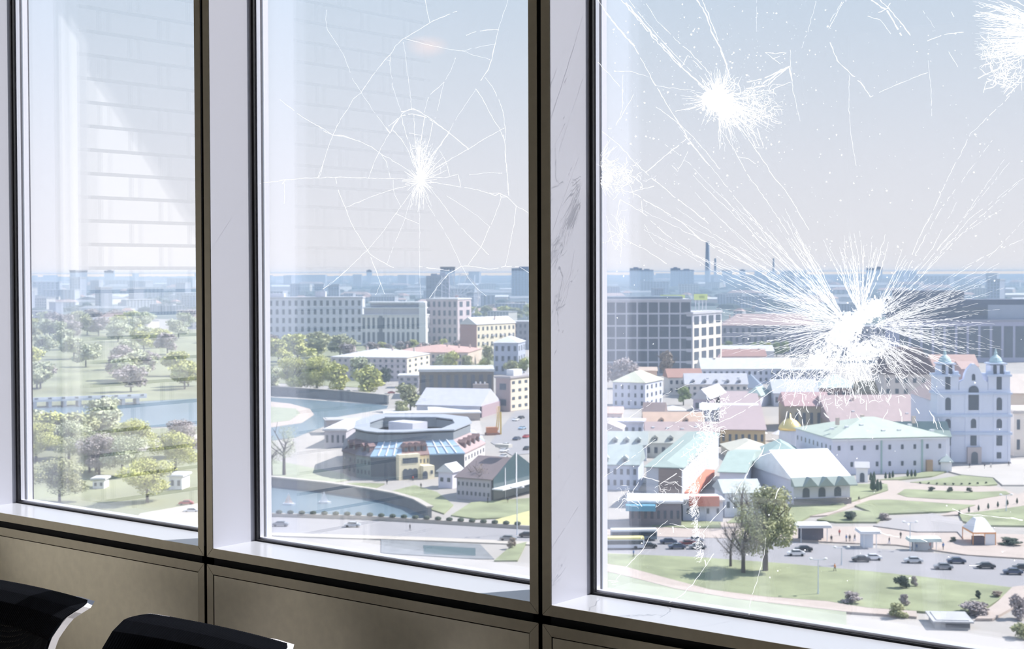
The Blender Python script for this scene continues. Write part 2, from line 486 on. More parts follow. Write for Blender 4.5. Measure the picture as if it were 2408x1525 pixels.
# ------------------------------------------------------------------ ground, water, roads, lawns
m_pave = mat('pale_city_paving', (.37, .345, .32), .9, 0, .10, .05)
m_far = mat('distant_parkland', (.10, .13, .12), 1, 0, .35, .004)
m_road = mat('road_asphalt', (.30, .29, .30), .85, 0, .05, .1)
m_kerb = mat('pale_kerb', (.48, .44, .39), .9)
m_lawn = mat('spring_lawn', (.26, .285, .165), .95, 0, .24, .10)
m_lawn2 = mat('pale_lawn', (.32, .345, .25), .95, 0, .12, .12)
m_yel = mat('yellow_gravel_lawn', (.52, .49, .24), .95, 0, .1, .2)
m_water = mat('river_water', (.13, .19, .23), .3, 0, .12, .02)
m_stone = mat('quay_stone', (.20, .21, .22), .8, 0, .15, .3)
m_path = mat('park_path', (.46, .39, .345), .95, 0, .05, .2)
m_wbright = mat('bright_plaza_paving', (.47, .44, .41), .9, 0, .05, .1)

SURF = []
def place(px, py):
    """ground point with the height of whatever paving or lawn lies there"""
    p = gp(px, py); z = 0
    for L, zt in SURF:
        ins = False
        for i in range(len(L)):
            (xa, ya), (xb, yb) = L[i], L[i - 1]
            if (ya > p.y) != (yb > p.y) and p.x < (xb - xa) * (p.y - ya) / (yb - ya) + xa: ins = not ins
        if ins: z = max(z, zt)
    p.z = z
    return p
_lay = [0]
def ground_poly(name, pts, m, z0, z1, label, cat):
    _lay[0] += 1; z1 += .006 * _lay[0]
    P = [gp(x, y) for x, y in pts]
    ar = sum(P[i].x * P[(i + 1) % len(P)].y - P[(i + 1) % len(P)].x * P[i].y for i in range(len(P)))
    if ar < 0: P = P[::-1]
    SURF.append(([(p.x, p.y) for p in P], z1))
    return struct(MB().prism(P, z0, z1).build(name, m), label, cat)
Z1 = lambda L, ox, oy, k: [(ox + a / k, oy + b / k) for a, b in L]

struct(MB().box(-14000, 9000, 40, 1500, -3, 0).build('ground', m_pave), 'pale paved city ground below the tower', 'ground')
far = struct(MB().box(-60000, 30000, 1500, 60000, -3, 0).build('ground', m_far), 'hazy blue green country out to the horizon', 'ground')

# river: upper bend, lower bend
ground_poly('river', Z1([(60, 1215), (400, 1235), (800, 1265), (1140, 1290), (1120, 1330), (900, 1365), (700, 1430), (560, 1480), (350, 1560), (60, 1600)], 600, 600, 3.648), m_water, 0, .15, 'upper bend of the river behind the round complex', 'river')
ground_poly('river', Z1([(0, 690), (620, 760), (1000, 815), (1290, 885), (1480, 975), (1100, 985), (500, 965), (0, 940)], 600, 950, 3.648), m_water, 0, .15, 'lower bend of the river beside the road', 'river')
ground_poly('river', [(20, 960), (330, 938), (470, 930), (470, 1000), (200, 1010), (20, 1060)], m_water, 0, .12, 'pale stretch of river in the hazy window', 'river')
ground_poly('lawn', Z1([(60, 1300), (350, 1320), (385, 1360), (300, 1420), (60, 1450)], 600, 600, 3.648), m_lawn2, 0, .4, 'island tip lawn at the river bend', 'lawn')
ground_poly('path', Z1([(60, 1250), (300, 1275), (470, 1320), (505, 1370), (400, 1440), (60, 1490)], 600, 600, 3.648), m_path, 0, .25, 'pale path round the island tip', 'path')
ground_poly('lawn', Z1([(60, 620), (150, 480), (420, 540), (760, 600), (820, 650), (480, 712), (60, 685)], 600, 950, 3.648), m_lawn2, 0, .3, 'pale river bank lawn under the willows', 'lawn')
ground_poly('lawn', Z1([(480, 716), (850, 680), (1110, 687), (930, 770), (700, 745)], 600, 950, 3.648), m_lawn, 0, .3, 'bank lawn between path and quay', 'lawn')
ground_poly('lawn', Z1([(1020, 790), (1370, 700), (1560, 760), (1700, 870), (1620, 945), (1300, 840)], 600, 950, 3.648), m_lawn, 0, .3, 'rounded lawn in front of the dark roofed house', 'lawn')
ground_poly('lawn', Z1([(1680, 960), (1850, 850), (2440, 805), (2440, 970), (1900, 990)], 600, 950, 3.648), m_lawn, 0, .3, 'lawn before the glazed gable', 'lawn')
ground_poly('lawn', Z1([(2060, 1005), (2440, 905), (2440, 1065), (2080, 1045)], 600, 950, 3.648), m_yel, 0, .5, 'yellow ground behind the lamp post', 'lawn')
ground_poly('lawn', Z1([(2050, 1350), (2200, 1220), (2330, 1190), (2250, 1350)], 600, 950, 3.648), m_lawn, 0, .3, 'grass slope by the lone bush', 'lawn')
ground_poly('road', Z1([(0, 965), (900, 1000), (1500, 1030), (2440, 1090), (2440, 1190), (1500, 1150), (0, 1105)], 600, 950, 3.648), m_road, 0, .12, 'riverside road crossing the middle window', 'road')
ground_poly('pavement', Z1([(0, 1105), (1500, 1150), (2440, 1190), (2440, 1215), (1500, 1178), (0, 1130)], 600, 950, 3.648), m_kerb, 0, .25, 'pale pavement below the riverside road', 'pavement')
ground_poly('water', Z1([(1440, 1215), (1890, 1240), (1890, 1305), (1450, 1290)], 600, 950, 3.648), mat('pool_algae', (.06, .10, .11), .5), 0, .15, 'dark pool below the riverside road', 'water')
ground_poly('pavement', Z1([(1080, 1165), (1930, 1205), (2050, 1330), (1900, 1330), (1080, 1280)], 600, 950, 3.648), m_stone, 0, .1, 'grey stone apron around the pool', 'pavement')  # apron in the same dark grey stone as the quay
# construction yard and car park
ground_poly('yard', Z1([(600, 130), (1130, 40), (1900, 20), (1960, 300), (1500, 200), (1000, 120)], 600, 950, 3.648), m_wbright, 0, .1, 'bright sandy building yard behind the round complex', 'yard')
ground_poly('road', Z1([(2020, 330), (2230, 60), (2440, 0), (2440, 420), (2200, 440)], 600, 950, 3.648), m_road, 0, .12, 'car park street at the right of the middle window', 'road')

m_scrub = mat('spring_parkland', (.24, .25, .15), 1, 0, .3, .02)
ground_poly('park_ground', [(20, 775), (475, 775), (475, 936), (330, 944), (20, 962)], m_scrub, 0, .1, 'wooded park ground beyond the river, hazy window', 'park')
ground_poly('park_ground', [(20, 1065), (200, 1015), (475, 1003), (475, 1020), (180, 1052), (300, 1064), (475, 1050), (475, 1185), (330, 1210), (300, 1245), (20, 1210)], m_scrub, 0, .1, 'wooded park ground at the foot of the hazy window', 'park')
ground_poly('park_ground', Z1([(60, 640), (900, 700), (900, 1060), (1000, 1140), (60, 1090)], 600, 600, 3.648), m_scrub, 0, .1, 'park ground under the yellow river trees', 'park')
ground_poly('park_ground', Z1([(900, 700), (1800, 720), (2440, 900), (2440, 960), (1500, 960), (900, 840)], 600, 600, 3.648), m_scrub, 0, .1, 'garden ground between the town houses', 'park')
# quay walls with pale coping
def chain(name, pts, half, z0, z1, m, parent=None):
    mb = MB(); P = [gp(x, y) for x, y in pts]; L = []; R = []
    for i, p in enumerate(P):
        t = (P[min(i + 1, len(P) - 1)] - P[max(i - 1, 0)]).normalized(); nn = Vector((-t.y, t.x, 0)) * half
        L.append(p + nn); R.append(p - nn)
    mb.prism(R + L[::-1], z0, z1)
    return mb.build(name, m, parent)
def quay(pts, h, label):
    q = bpy.data.objects.new('quay', None); C.objects.link(q); struct(q, label, 'quay wall')
    chain('retaining_wall', pts, .5, 0, h, m_stone, q); chain('coping', pts, 1.0, h, h + .4, m_kerb, q)
quay(Z1([(60, 1195), (400, 1215), (800, 1245), (1140, 1280)], 600, 600, 3.648), 5.0, 'dark quay wall behind the upper river bend')
quay(Z1([(0, 688), (620, 755), (1000, 812), (1200, 850), (1380, 905), (1500, 975)], 600, 950, 3.648), 3.0, 'curved quay wall with pale coping along the lower river')
# parapet with planters
par = bpy.data.objects.new('bridge_parapet', None); C.objects.link(par); struct(par, 'long pale parapet of the riverside road', 'parapet')
chain('parapet_wall', Z1([(0, 962), (900, 985), (1500, 1020), (2440, 1080)], 600, 950, 3.648), .4, 0, 1.1, m_kerb, par)
m_planter = mat('dark_planting', (.05, .07, .05), .95)
bush_me = None

# right window: road, pavements, lawns
P8 = lambda L: Z1(L, 1850, 1160, 4.236)
P6 = lambda L: Z1(L, 1850, 850, 4.236)
P7 = lambda L: Z1(L, 1400, 1150, 4.236)
ground_poly('road', [(1380, 1255), (1700, 1252), (1850, 1275), (2050, 1290), (2440, 1322), (2440, 1400), (2300, 1385), (2050, 1352), (1700, 1318), (1380, 1300)], m_road, 0, .12, 'wide road with queuing cars', 'road')
ground_poly('pavement', [(1380, 1300), (1700, 1318), (2050, 1352), (2300, 1385), (2440, 1400), (2440, 1412), (2300, 1397), (2050, 1362), (1700, 1328), (1380, 1309)], m_kerb, 0, .3, 'pale kerb between road and lower lawn', 'pavement')
ground_poly('pavement', P8([(-2000, 420), (0, 470), (600, 500), (1100, 520), (1800, 620), (2440, 660), (2440, 640), (2440, 420), (1800, 400), (1100, 330), (500, 340), (-400, 300), (-2000, 280)]), m_path, 0, .2, 'pinkish plaza with shelters and walkers', 'pavement')
ground_poly('lawn', P7([(0, 650), (470, 668), (1000, 690), (1900, 755), (2700, 830), (3200, 880), (4200, 1000), (3900, 1190), (3700, 1260), (3200, 1230), (2700, 1195), (2300, 1130), (1700, 1085), (1150, 1020), (700, 900), (300, 790), (0, 740)]), m_lawn, 0, .3, 'wide lower lawn between road and tower foot', 'lawn')
ground_poly('lawn', P7([(-50, 790), (300, 870), (800, 1000), (1400, 1100), (2500, 1240), (2500, 1700), (0, 1700)]), m_lawn2, 0, .3, 'pale lawn at the foot of the tower', 'lawn')
ground_poly('path', P7([(-50, 735), (300, 790), (700, 900), (1150, 1020), (1700, 1090), (2300, 1135), (2700, 1200), (3200, 1235), (3200, 1290), (2500, 1240), (1400, 1110), (800, 1010), (300, 880), (-50, 800)]), m_path, 0, .35, 'curved beige strip imitating a glass reflection across the lowest lawn', 'path')  # beige strip painted in place of what is mostly a reflection in the glass
ground_poly('path', P8([(2250, 950), (2440, 930), (2440, 1050), (2050, 1270), (1880, 1270), (2100, 1100)]), m_path, 0, .4, 'diagonal path in the lower right corner', 'path')
park = [
 ([(1230, 1212), (1450, 1190), (1740, 1140), (2050, 1170), (2100, 1230), (1900, 1252), (1500, 1242)], 'oval lawn before the cathedral steps'),
 ([(1100, 1330), (1180, 1280), (1400, 1290), (1900, 1310), (2180, 1300), (2230, 1330), (1950, 1375), (1870, 1390), (1500, 1380), (1200, 1360)], 'lawn strip with three domed bushes'),
 ([(880, 1190), (1200, 1150), (1470, 1080), (1600, 1100), (1450, 1150), (1100, 1185)], 'narrow lawn under the monastery wall'),
 ([(440, 1325), (700, 1230), (1000, 1230), (1012, 1290), (850, 1340), (650, 1400), (560, 1432), (250, 1430)], 'lawn beside the white roofed house'),
 ([(680, 1445), (830, 1392), (1000, 1385), (1500, 1420), (1880, 1442), (1700, 1500), (1300, 1515), (900, 1530)], 'long lawn between the curved paths'),
 ([(40, 1430), (420, 1440), (600, 1440), (500, 1490), (230, 1550), (100, 1620), (-600, 1620), (-400, 1480)], 'lawn under the leafy tree'),
 ([(300, 1585), (560, 1505), (700, 1495), (1000, 1525), (900, 1610), (500, 1610)], 'lawn behind the round bench'),
 ([(1720, 1535), (1990, 1500), (2440, 1440), (2440, 1650), (1900, 1640), (1750, 1600)], 'right lawn bordered by cone trees')]
for L, lab in park: ground_poly('lawn', P6(L), m_lawn, 0, .3, lab, 'lawn')
ground_poly('path', P6([(230, 1550), (600, 1430), (850, 1345), (1010, 1295), (1000, 1235), (880, 1190), (1100, 1190), (1230, 1215), (2100, 1255), (2300, 1330), (2440, 1280), (2440, 1430), (1900, 1520), (1500, 1545), (1880, 1440), (1000, 1380), (830, 1390), (680, 1445), (400, 1540)]), m_path, 0, .15, 'curving pinkish park paths', 'path')
ground_poly('pavement', P6([(1500, 1075), (1650, 1010), (2440, 980), (2440, 1240), (2150, 1240), (2060, 1165), (1740, 1135)]), m_wbright, 0, .25, 'white forecourt of the cathedral', 'pavement')
ground_poly('stairs', P8([(860, 340), (1080, 270), (1450, 215), (1750, 300), (1760, 470), (1700, 400), (1300, 400)]), mat('step_stone', (.36, .34, .34), .9), 0, .4, 'wide flight of steps down from the park', 'stairs')
ground_poly('lawn', P7([(560, 320), (980, 330), (1250, 340), (1250, 400), (900, 400), (560, 380)]), m_lawn, 0, .3, 'small lawn behind the bus stop', 'lawn')

# ------------------------------------------------------------------ buildings
def wmat(c): return mat('plaster_%02d_%02d_%02d' % tuple(int(v * 99) for v in c), c, .85, 0, .04, .15)
def rmat(c):
    g_ = sum(c) / 3; c = c if min(c) > .9 else tuple((v * .75 + g_ * .25) * .80 for v in c)
    return mat('roofing_%02d_%02d_%02d' % tuple(int(v * 99) for v in c), c, .8, 0, .08, .4)
m_pane = mat('window_pane_dark', (.09, .11, .14), .25)
m_trimw = mat('white_window_trim', (.78, .78, .80), .7)
_wm = {}
def wmesh(w_, h_, style='plain'):
    """a window: pane set in a slim frame, standing just proud of its wall; faces local -y"""
    k = (round(w_, 1), round(h_, 1), style)
    if k not in _wm:
        mb = MB().box(-w_ / 2, w_ / 2, -.12, .25, 0, h_)
        if style == 'arch':
            pts = []
            for i in range(9):
                a = PI * i / 8; pts.append((w_ / 2 * math.cos(a), h_ + w_ / 2 * math.sin(a)))
            i = len(mb.v); mb.v += [(x, -.12, z) for x, z in pts] + [(x, .25, z) for x, z in pts]
            mb.f.append(tuple(i + q for q in range(9))[::-1]); mb.f.append(tuple(i + 9 + q for q in range(9)))
            for q in range(8): mb.f.append((i + q, i + q + 1, i + 10 + q, i + 9 + q))
        if style == 'sill': 
            mb.box(-w_ * .62, w_ * .62, -.3, .1, -.25, -.002)
        _wm[k] = mb.mesh('window', m_pane)
    return _wm[k]

def facade(root, ox, oy, ang, L, z0, z1, rows, cols, fw=.45, fh=.55, style='plain', budget=None, m0=.5):
    """window grid on a wall of length L starting at (ox, oy), running in direction ang, outside to its right"""
    if not rows or not cols: return
    ch = (z1 - z0) / rows; cw = L / (cols + 2 * m0 - 1) if m0 != .5 else L / cols
    me = wmesh(cw * fw, ch * fh, style)
    for r in range(rows):
        for c in range(cols):
            s = cw * (c + m0)
            put('window', me, root, (ox + math.cos(ang) * s, oy + math.sin(ang) * s, z0 + ch * (r + (1 - fh) * .5)), ang)

def footprint(x0, y0, x1, rot, xs=None, depth=None):
    P = gp(x0, y0)
    yaw = math.radians(38.6); r = math.radians(rot) + yaw
    u = Vector((math.cos(r), math.sin(r), 0)); v = Vector((-math.sin(r), math.cos(r), 0))
    def reach(p, d, x):
        # s so that p + s d is seen at pixel column x (screen frame aligned with the view)
        R = Vector((math.cos(yaw), math.sin(yaw), 0)); F = Vector((-math.sin(yaw), math.cos(yaw), 0))
        a = (x - CX) / FPX
        return (a * p.dot(F) - p.dot(R)) / (d.dot(R) - a * d.dot(F))
    W = reach(P, u, x1)
    if xs is not None:
        D = reach(P + u * W, v, xs) if xs > x1 else reach(P, v, xs)
        if depth: D = min(D, depth)
    else: D = depth
    return P, r, abs(W), abs(D)

def roof_part(root, kind, W, D, H, h, m, over=.6):
    x0, x1, y0, y1 = -over, W + over, -over, D + over
    mb = MB(); A = [(x0, y0), (x1, y0), (x1, y1), (x0, y1)]
    if kind == 'flat':
        mb.box(x0, x1, y0, y1, H, H + h); mb.box(x0 + .8, x1 - .8, y0 + .8, y1 - .8, H + h, H + h + .15)
    else:
        E = .25
        mb.box(x0, x1, y0, y1, H, H + E); z = H + E
        if kind == 'hip':
            if W >= D: r = [(x0 + (y1 - y0) / 2, (y0 + y1) / 2), (x1 - (y1 - y0) / 2, (y0 + y1) / 2)]
            else: r = [((x0 + x1) / 2, y0 + (x1 - x0) / 2), ((x0 + x1) / 2, y1 - (x1 - x0) / 2)]
            i = len(mb.v); mb.v += [(*p, z) for p in A] + [(*r[0], z + h), (*r[1], z + h)]
            if W >= D: F = [(0, 1, 5, 4), (1, 2, 5), (2, 3, 4, 5), (3, 0, 4)]
            else: F = [(0, 1, 4), (1, 2, 5, 4), (2, 3, 5), (3, 0, 4, 5)]
            mb.f += [tuple(i + k for k in f) for f in F]
        elif kind == 'gable_x':
            ym = (y0 + y1) / 2; i = len(mb.v)
            mb.v += [(*p, z) for p in A] + [(x0, ym, z + h), (x1, ym, z + h)]
            mb.f += [tuple(i + k for k in f) for f in [(0, 1, 5, 4), (1, 2, 5), (2, 3, 4, 5), (3, 0, 4)]]
        elif kind == 'gable_y':
            xm = (x0 + x1) / 2; i = len(mb.v)
            mb.v += [(*p, z) for p in A] + [(xm, y0, z + h), (xm, y1, z + h)]
            mb.f += [tuple(i + k for k in f) for f in [(0, 1, 4), (1, 2, 5, 4), (2, 3, 5), (3, 0, 4, 5)]]
        elif kind == 'mansard':
            q = h * .55
            B = [(x0 + q, y0 + q), (x1 - q, y0 + q), (x1 - q, y1 - q), (x0 + q, y1 - q)]
            mb.prism(A, z, z + h, B)
    return mb.build('roof', m, root)

def bld(name, label, cat, x0, y0, x1, rot, top, wall, roof, xs=None, depth=None, rows=0, cols=0, srows=None, scols=0, fw=.42, fh=.5,
        style='plain', chim=0, dorm=0, sky=0, ytop=None, group=None, wpm=None, zbase=0):
    P, r, W, D = footprint(x0, y0, x1, rot, xs, depth)
    H = height_at(x0, y0, top)
    root = thing(name, label, cat, P, r, group)
    MB().box(0, W, 0, D, 0, H).build('walls', wmat(wall), root)
    kind, apex, rc = roof
    if kind:
        # apex: pixel row of the ridge; taken at the middle of the depth
        if kind == 'flat': h = .7 if apex is None else apex
        else:
            q = P + Vector((-math.sin(r), math.cos(r), 0)) * D * .5
            rr = ray(x0, apex); h = EYE + rr.z * math.hypot(q.x, q.y) / math.hypot(rr.x, rr.y) - H
            h = max(h, 1.2)
        rf = roof_part(root, kind, W, D, H, h, rmat(rc))
        rnd = random.Random(int(x0))
        for k in range(chim):
            fx = W * (k + .5 + rnd.uniform(-.2, .2)) / chim; fy = D * rnd.uniform(.35, .65); zz = H + h * (.75 if kind != 'flat' else 1)
            MB().box(fx - .6, fx + .6, fy - .5, fy + .5, zz - .8, zz + 1.8).build('chimney', wmat((.62, .5, .44)), root)
        for k in range(dorm):
            fx = W * (k + .7) / (dorm + .4); zz = H + .3; dd = D * .22
            d_ = MB().box(fx - .9, fx + .9, .9, dd, zz, zz + 1.9)
            i = len(d_.v); d_.v += [(fx - 1.2, .6, zz + 1.8), (fx + 1.2, .6, zz + 1.8), (fx, .6, zz + 2.8), (fx - 1.2, dd, zz + 1.8), (fx + 1.2, dd, zz + 1.8), (fx, dd, zz + 2.8)]
            d_.f += [(i, i + 1, i + 2), (i + 5, i + 4, i + 3), (i, i + 2, i + 5, i + 3), (i + 1, i + 4, i + 5, i + 2)]
            dm = d_.build('dormer', rmat(rc), root)
            put('dormer_window', wmesh(1.0, 1.2), dm, (fx, .9, zz + .4))
        for k in range(sky):
            fx = W * (k + .5) / sky; t = rnd.uniform(.25, .6); yy = D * .5 * t; zz = H + .25 + h * t
            MB().box(fx - .6, fx + .6, yy - .6, yy + .7, zz - .3, zz + .45).build('skylight', m_trimw, root)
    facade(root, 0, 0, 0, W, .6, H - .3, rows, cols, fw, fh, style)
    if scols:
        srows = srows or rows
        if rot < 0 or (rot == 0 and (xs or 0) > x1): facade(root, W, 0, PI / 2, D, .6, H - .3, srows, scols, fw, fh, style)
        else: facade(root, 0, D, -PI / 2, D, .6, H - .3, srows, scols, fw, fh, style)
    root['dims'] = [W, D, H]
    return root
LAV = (.62, .63, .70); WHT = (.80, .80, .82); GRY = (.42, .42, .46); CRM = (.80, .72, .56); BRN = (.28, .20, .17); PNK = (.62, .46, .42)
ORG = (.66, .38, .27); TER = (.52, .24, .17); MNT = (.54, .66, .59); GRN = (.38, .47, .43); ZNC = (.62, .62, .68); PRF = (.62, .36, .34); DRK = (.10, .11, .12)
def part(root, name, m, *boxes, **kw):
    mb = MB()
    for b in boxes: mb.box(*b)
    return mb.build(name, m, root, **kw)

# --- middle window
b = bld('office_block', 'very long lavender grey office block with rows of narrow windows', 'building', 556, 806, 852, 0, 702, LAV, ('flat', 1.4, ZNC), depth=28, rows=5, cols=20, fw=.42, fh=.6)
W, D, H = b['dims']
part(b, 'rooftop_plant', wmat((.55, .57, .63)), (W * .25, W * .37, 8, 20, H + 1.4, H + 5)); part(b, 'rooftop_plant', wmat((.6, .6, .66)), (W * .62, W * .7, 8, 18, H + 1.4, H + 7))
b = bld('office_building', 'columned office building with stepped white roof terraces, left of the brick ended house', 'building', 850, 812, 1000, -7, 742, (.72, .70, .70), ('flat', 1.2, WHT), xs=1009, rows=2, cols=13, scols=2, fw=.5, fh=.78)
W, D, H = b['dims']; 
part(b, 'upper_terrace', wmat((.5, .48, .5)), (2, W - 3, 3, D, H + 1.2, H + 7)); part(b, 'terrace_roof', m_trimw, (1, W - 1, 2, D, H + 7.002, H + 8)); part(b, 'upper_terrace', wmat((.35, .36, .4)), (8, W - 6, 6, D, H + 8.002, H + 12)); part(b, 'terrace_roof', m_trimw, (6, W - 2, 4, D, H + 12.002, H + 13.5))
part(b, 'stair_tower', wmat(WHT), (W - 6, W + .5, -1, 5, 0, H + 13)); part(b, 'glazed_entrance', m_pane, (W * .28, W * .33, -.6, .4, 0, H))
b = bld('office_wing', 'pinkish office wing with a pale end pier behind the wheel', 'building', 1003, 808, 1076, -22, 704, (.56, .48, .50), ('flat', 1.2, WHT), xs=1108, rows=5, cols=6, scols=2, fw=.45, fh=.62)
b = bld('apartment_block', 'brick ended apartment block with cream balconied front and pale roof', 'building', 1082, 836, 1120, -38, 762, (.46, .27, .25), ('gable_y', 744, (.80, .80, .84)), xs=1212, depth=90, scols=9, srows=4, fw=.4, fh=.5, chim=2)
W, D, H = b['dims']; part(b, 'cream_front', wmat(CRM), (W - .5, W + .06, .6, D - .5, .3, H - .4))
for k in range(4):
    for j in range(3): part(b, 'balcony', wmat((.45, .45, .48)), (W + .1, W + 1.3, D * (.15 + .23 * k), D * (.15 + .23 * k) + 4, 3 + H / 4 * j, 4.2 + H / 4 * j))
b = bld('apartment_block', 'dark grey block continuing to the right of the brick ended one', 'building', 1208, 822, 1262, 0, 757, (.30, .30, .34), ('flat', .8, (.72, .72, .76)), depth=20, rows=4, cols=5)
b = bld('townhouse', 'blue grey house with pale hipped roof below the apartment blocks', 'building', 1161, 880, 1218, -10, 806, (.45, .49, .60), ('hip', 790, (.74, .76, .82)), xs=1262, depth=30, rows=3, cols=4, srows=3, scols=3)
b = bld('apartment_house', 'four storey house with pale zinc hipped roof by the river trees', 'building', 779, 893, 956, -14, 839, (.55, .50, .53), ('hip', 818, (.76, .77, .82)), xs=1010, rows=4, cols=13, scols=4, srows=4, fw=.36, fh=.48, chim=5)
W, D, H = b['dims']; part(b, 'sunlit_cream_side', wmat(CRM), (W - .5, W + .06, .4, D - .4, .3, H - .4))  # sunlit face painted cream against the shade toned walls
b = bld('long_house', 'long orange roofed house behind the pale roofed one', 'building', 925, 862, 1100, -8, 828, (.62, .52, .44), ('hip', 810, (.74, .42, .34)), xs=1132, rows=2, cols=14, chim=7)
b = bld('theatre', 'brown flat roofed theatre with wide overhanging white roof', 'building', 986, 936, 1160, 2, 874, (.20, .17, .14), ('flat', 1.3, (.66, .68, .70)), depth=36, rows=1, cols=9, fw=.5, fh=.8, wpm=1)
W, D, H = b['dims']; part(b, 'entrance_block', wmat((.40, .34, .32)), (W * .72, W * .93, -6, -.01, 0, H * .55)); part(b, 'entrance_opening', m_pane, (W * .75, W * .86, -6.2, -6.01, 1, H * .4)); part(b, 'roof_vents', m_trimw, *[(W * (.75 + .06 * k), W * (.75 + .06 * k) + 1, -4, -3, H * .55, H * .55 + 1.2) for k in range(3)])
b = bld('annex', 'small pale annex between the river house and the theatre', 'building', 937, 912, 984, 0, 884, (.45, .44, .48), ('flat', .6, WHT), depth=14, rows=2, cols=3)
b = bld('hall', 'hall with a broad lavender zinc roof below the theatre', 'building', 980, 978, 1128, -16, 952, (.66, .66, .74), ('gable_x', 912, (.66, .66, .76)), xs=1172, rows=0, scols=3, srows=1)
W, D, H = b['dims']; part(b, 'side_gable', wmat((.40, .30, .33)), (W + .61, W + 1.0, 0, D, 0, H + .2))
b = bld('apartment_house', 'brown sided cream fronted house at the right edge of the middle window', 'building', 1166, 966, 1199, -33, 888, (.42, .33, .32), ('flat', .8, (.50, .45, .46)), xs=1300, depth=45, rows=2, cols=1, scols=7, srows=4, fw=.45, fh=.4)
W, D, H = b['dims']; part(b, 'cream_front', wmat(CRM), (W - .5, W + .06, .6, D - .5, .3, H - .4)); part(b, 'roof_box', wmat(WHT), (W * .3, W * .8, 6, 14, H, H + 4))
b = bld('site_shed', 'long white roofed site shed behind the round complex', 'shed', 905, 992, 1128, 6, 974, (.42, .36, .33), ('flat', .5, WHT), depth=12)
b = bld('warehouse', 'white covered storage hall beside the crane', 'shed', 1010, 983, 1105, 6, 967, WHT, ('gable_x', 957, WHT), depth=14)
b = bld('stone_building', 'low grey stone building left of the round complex', 'building', 763, 1052, 812, -6, 1012, (.48, .46, .50), ('flat', .7, WHT), xs=860, rows=1, cols=4, fh=.5)
b = bld('stone_wall_ruin', 'higher blank stone block behind the low grey building', 'building', 768, 1022, 905, 12, 990, (.52, .48, .48), ('flat', .5, (.6, .58, .58)), depth=12, rows=1, cols=9, fw=.3)

# round complex with mansard roofs around a court
fp = [(806, 1112), (838, 1122), (872, 1127), (944, 1126), (1010, 1121), (1092, 1118), (1140, 1092), (1128, 1072), (1062, 1062), (870, 1062), (812, 1085)]
P = [gp(*p) for p in fp]; ctr = sum(P, Vector()) / len(P)
rc_ = thing('round_complex', 'polygonal complex with red and glass mansard roofs around a courtyard', 'building', ctr, 0)
L = [p - ctr for p in P]; n_ = len(L)
def sc_(L, k): return [Vector((p.x * k, p.y * k, 0)) for p in L]
H1, H2, H3 = 8.0, 12.2, 14.6
seg_w = [(.22, .20, .22), (.24, .28, .28), (.24, .28, .30), None, (.28, .34, .40), (.70, .66, .66), (.6, .5, .48), (.5, .45, .45), (.5, .45, .45), (.4, .4, .4), (.24, .22, .24)]
seg_r = [(.18, .12, .13), (.24, .22, .27), 'g', (.36, .20, .19), 'g', (.56, .38, .38), 'g', (.5, .36, .36), (.45, .3, .3), (.4, .3, .3), (.3, .28, .3)]
m_gl = mat('roof_glazing', (.34, .48, .62), .15)
I1 = sc_(L, .80); O2 = sc_(L, 1.015)
wallm = mat('complex_wall', (.46, .44, .44), .85)
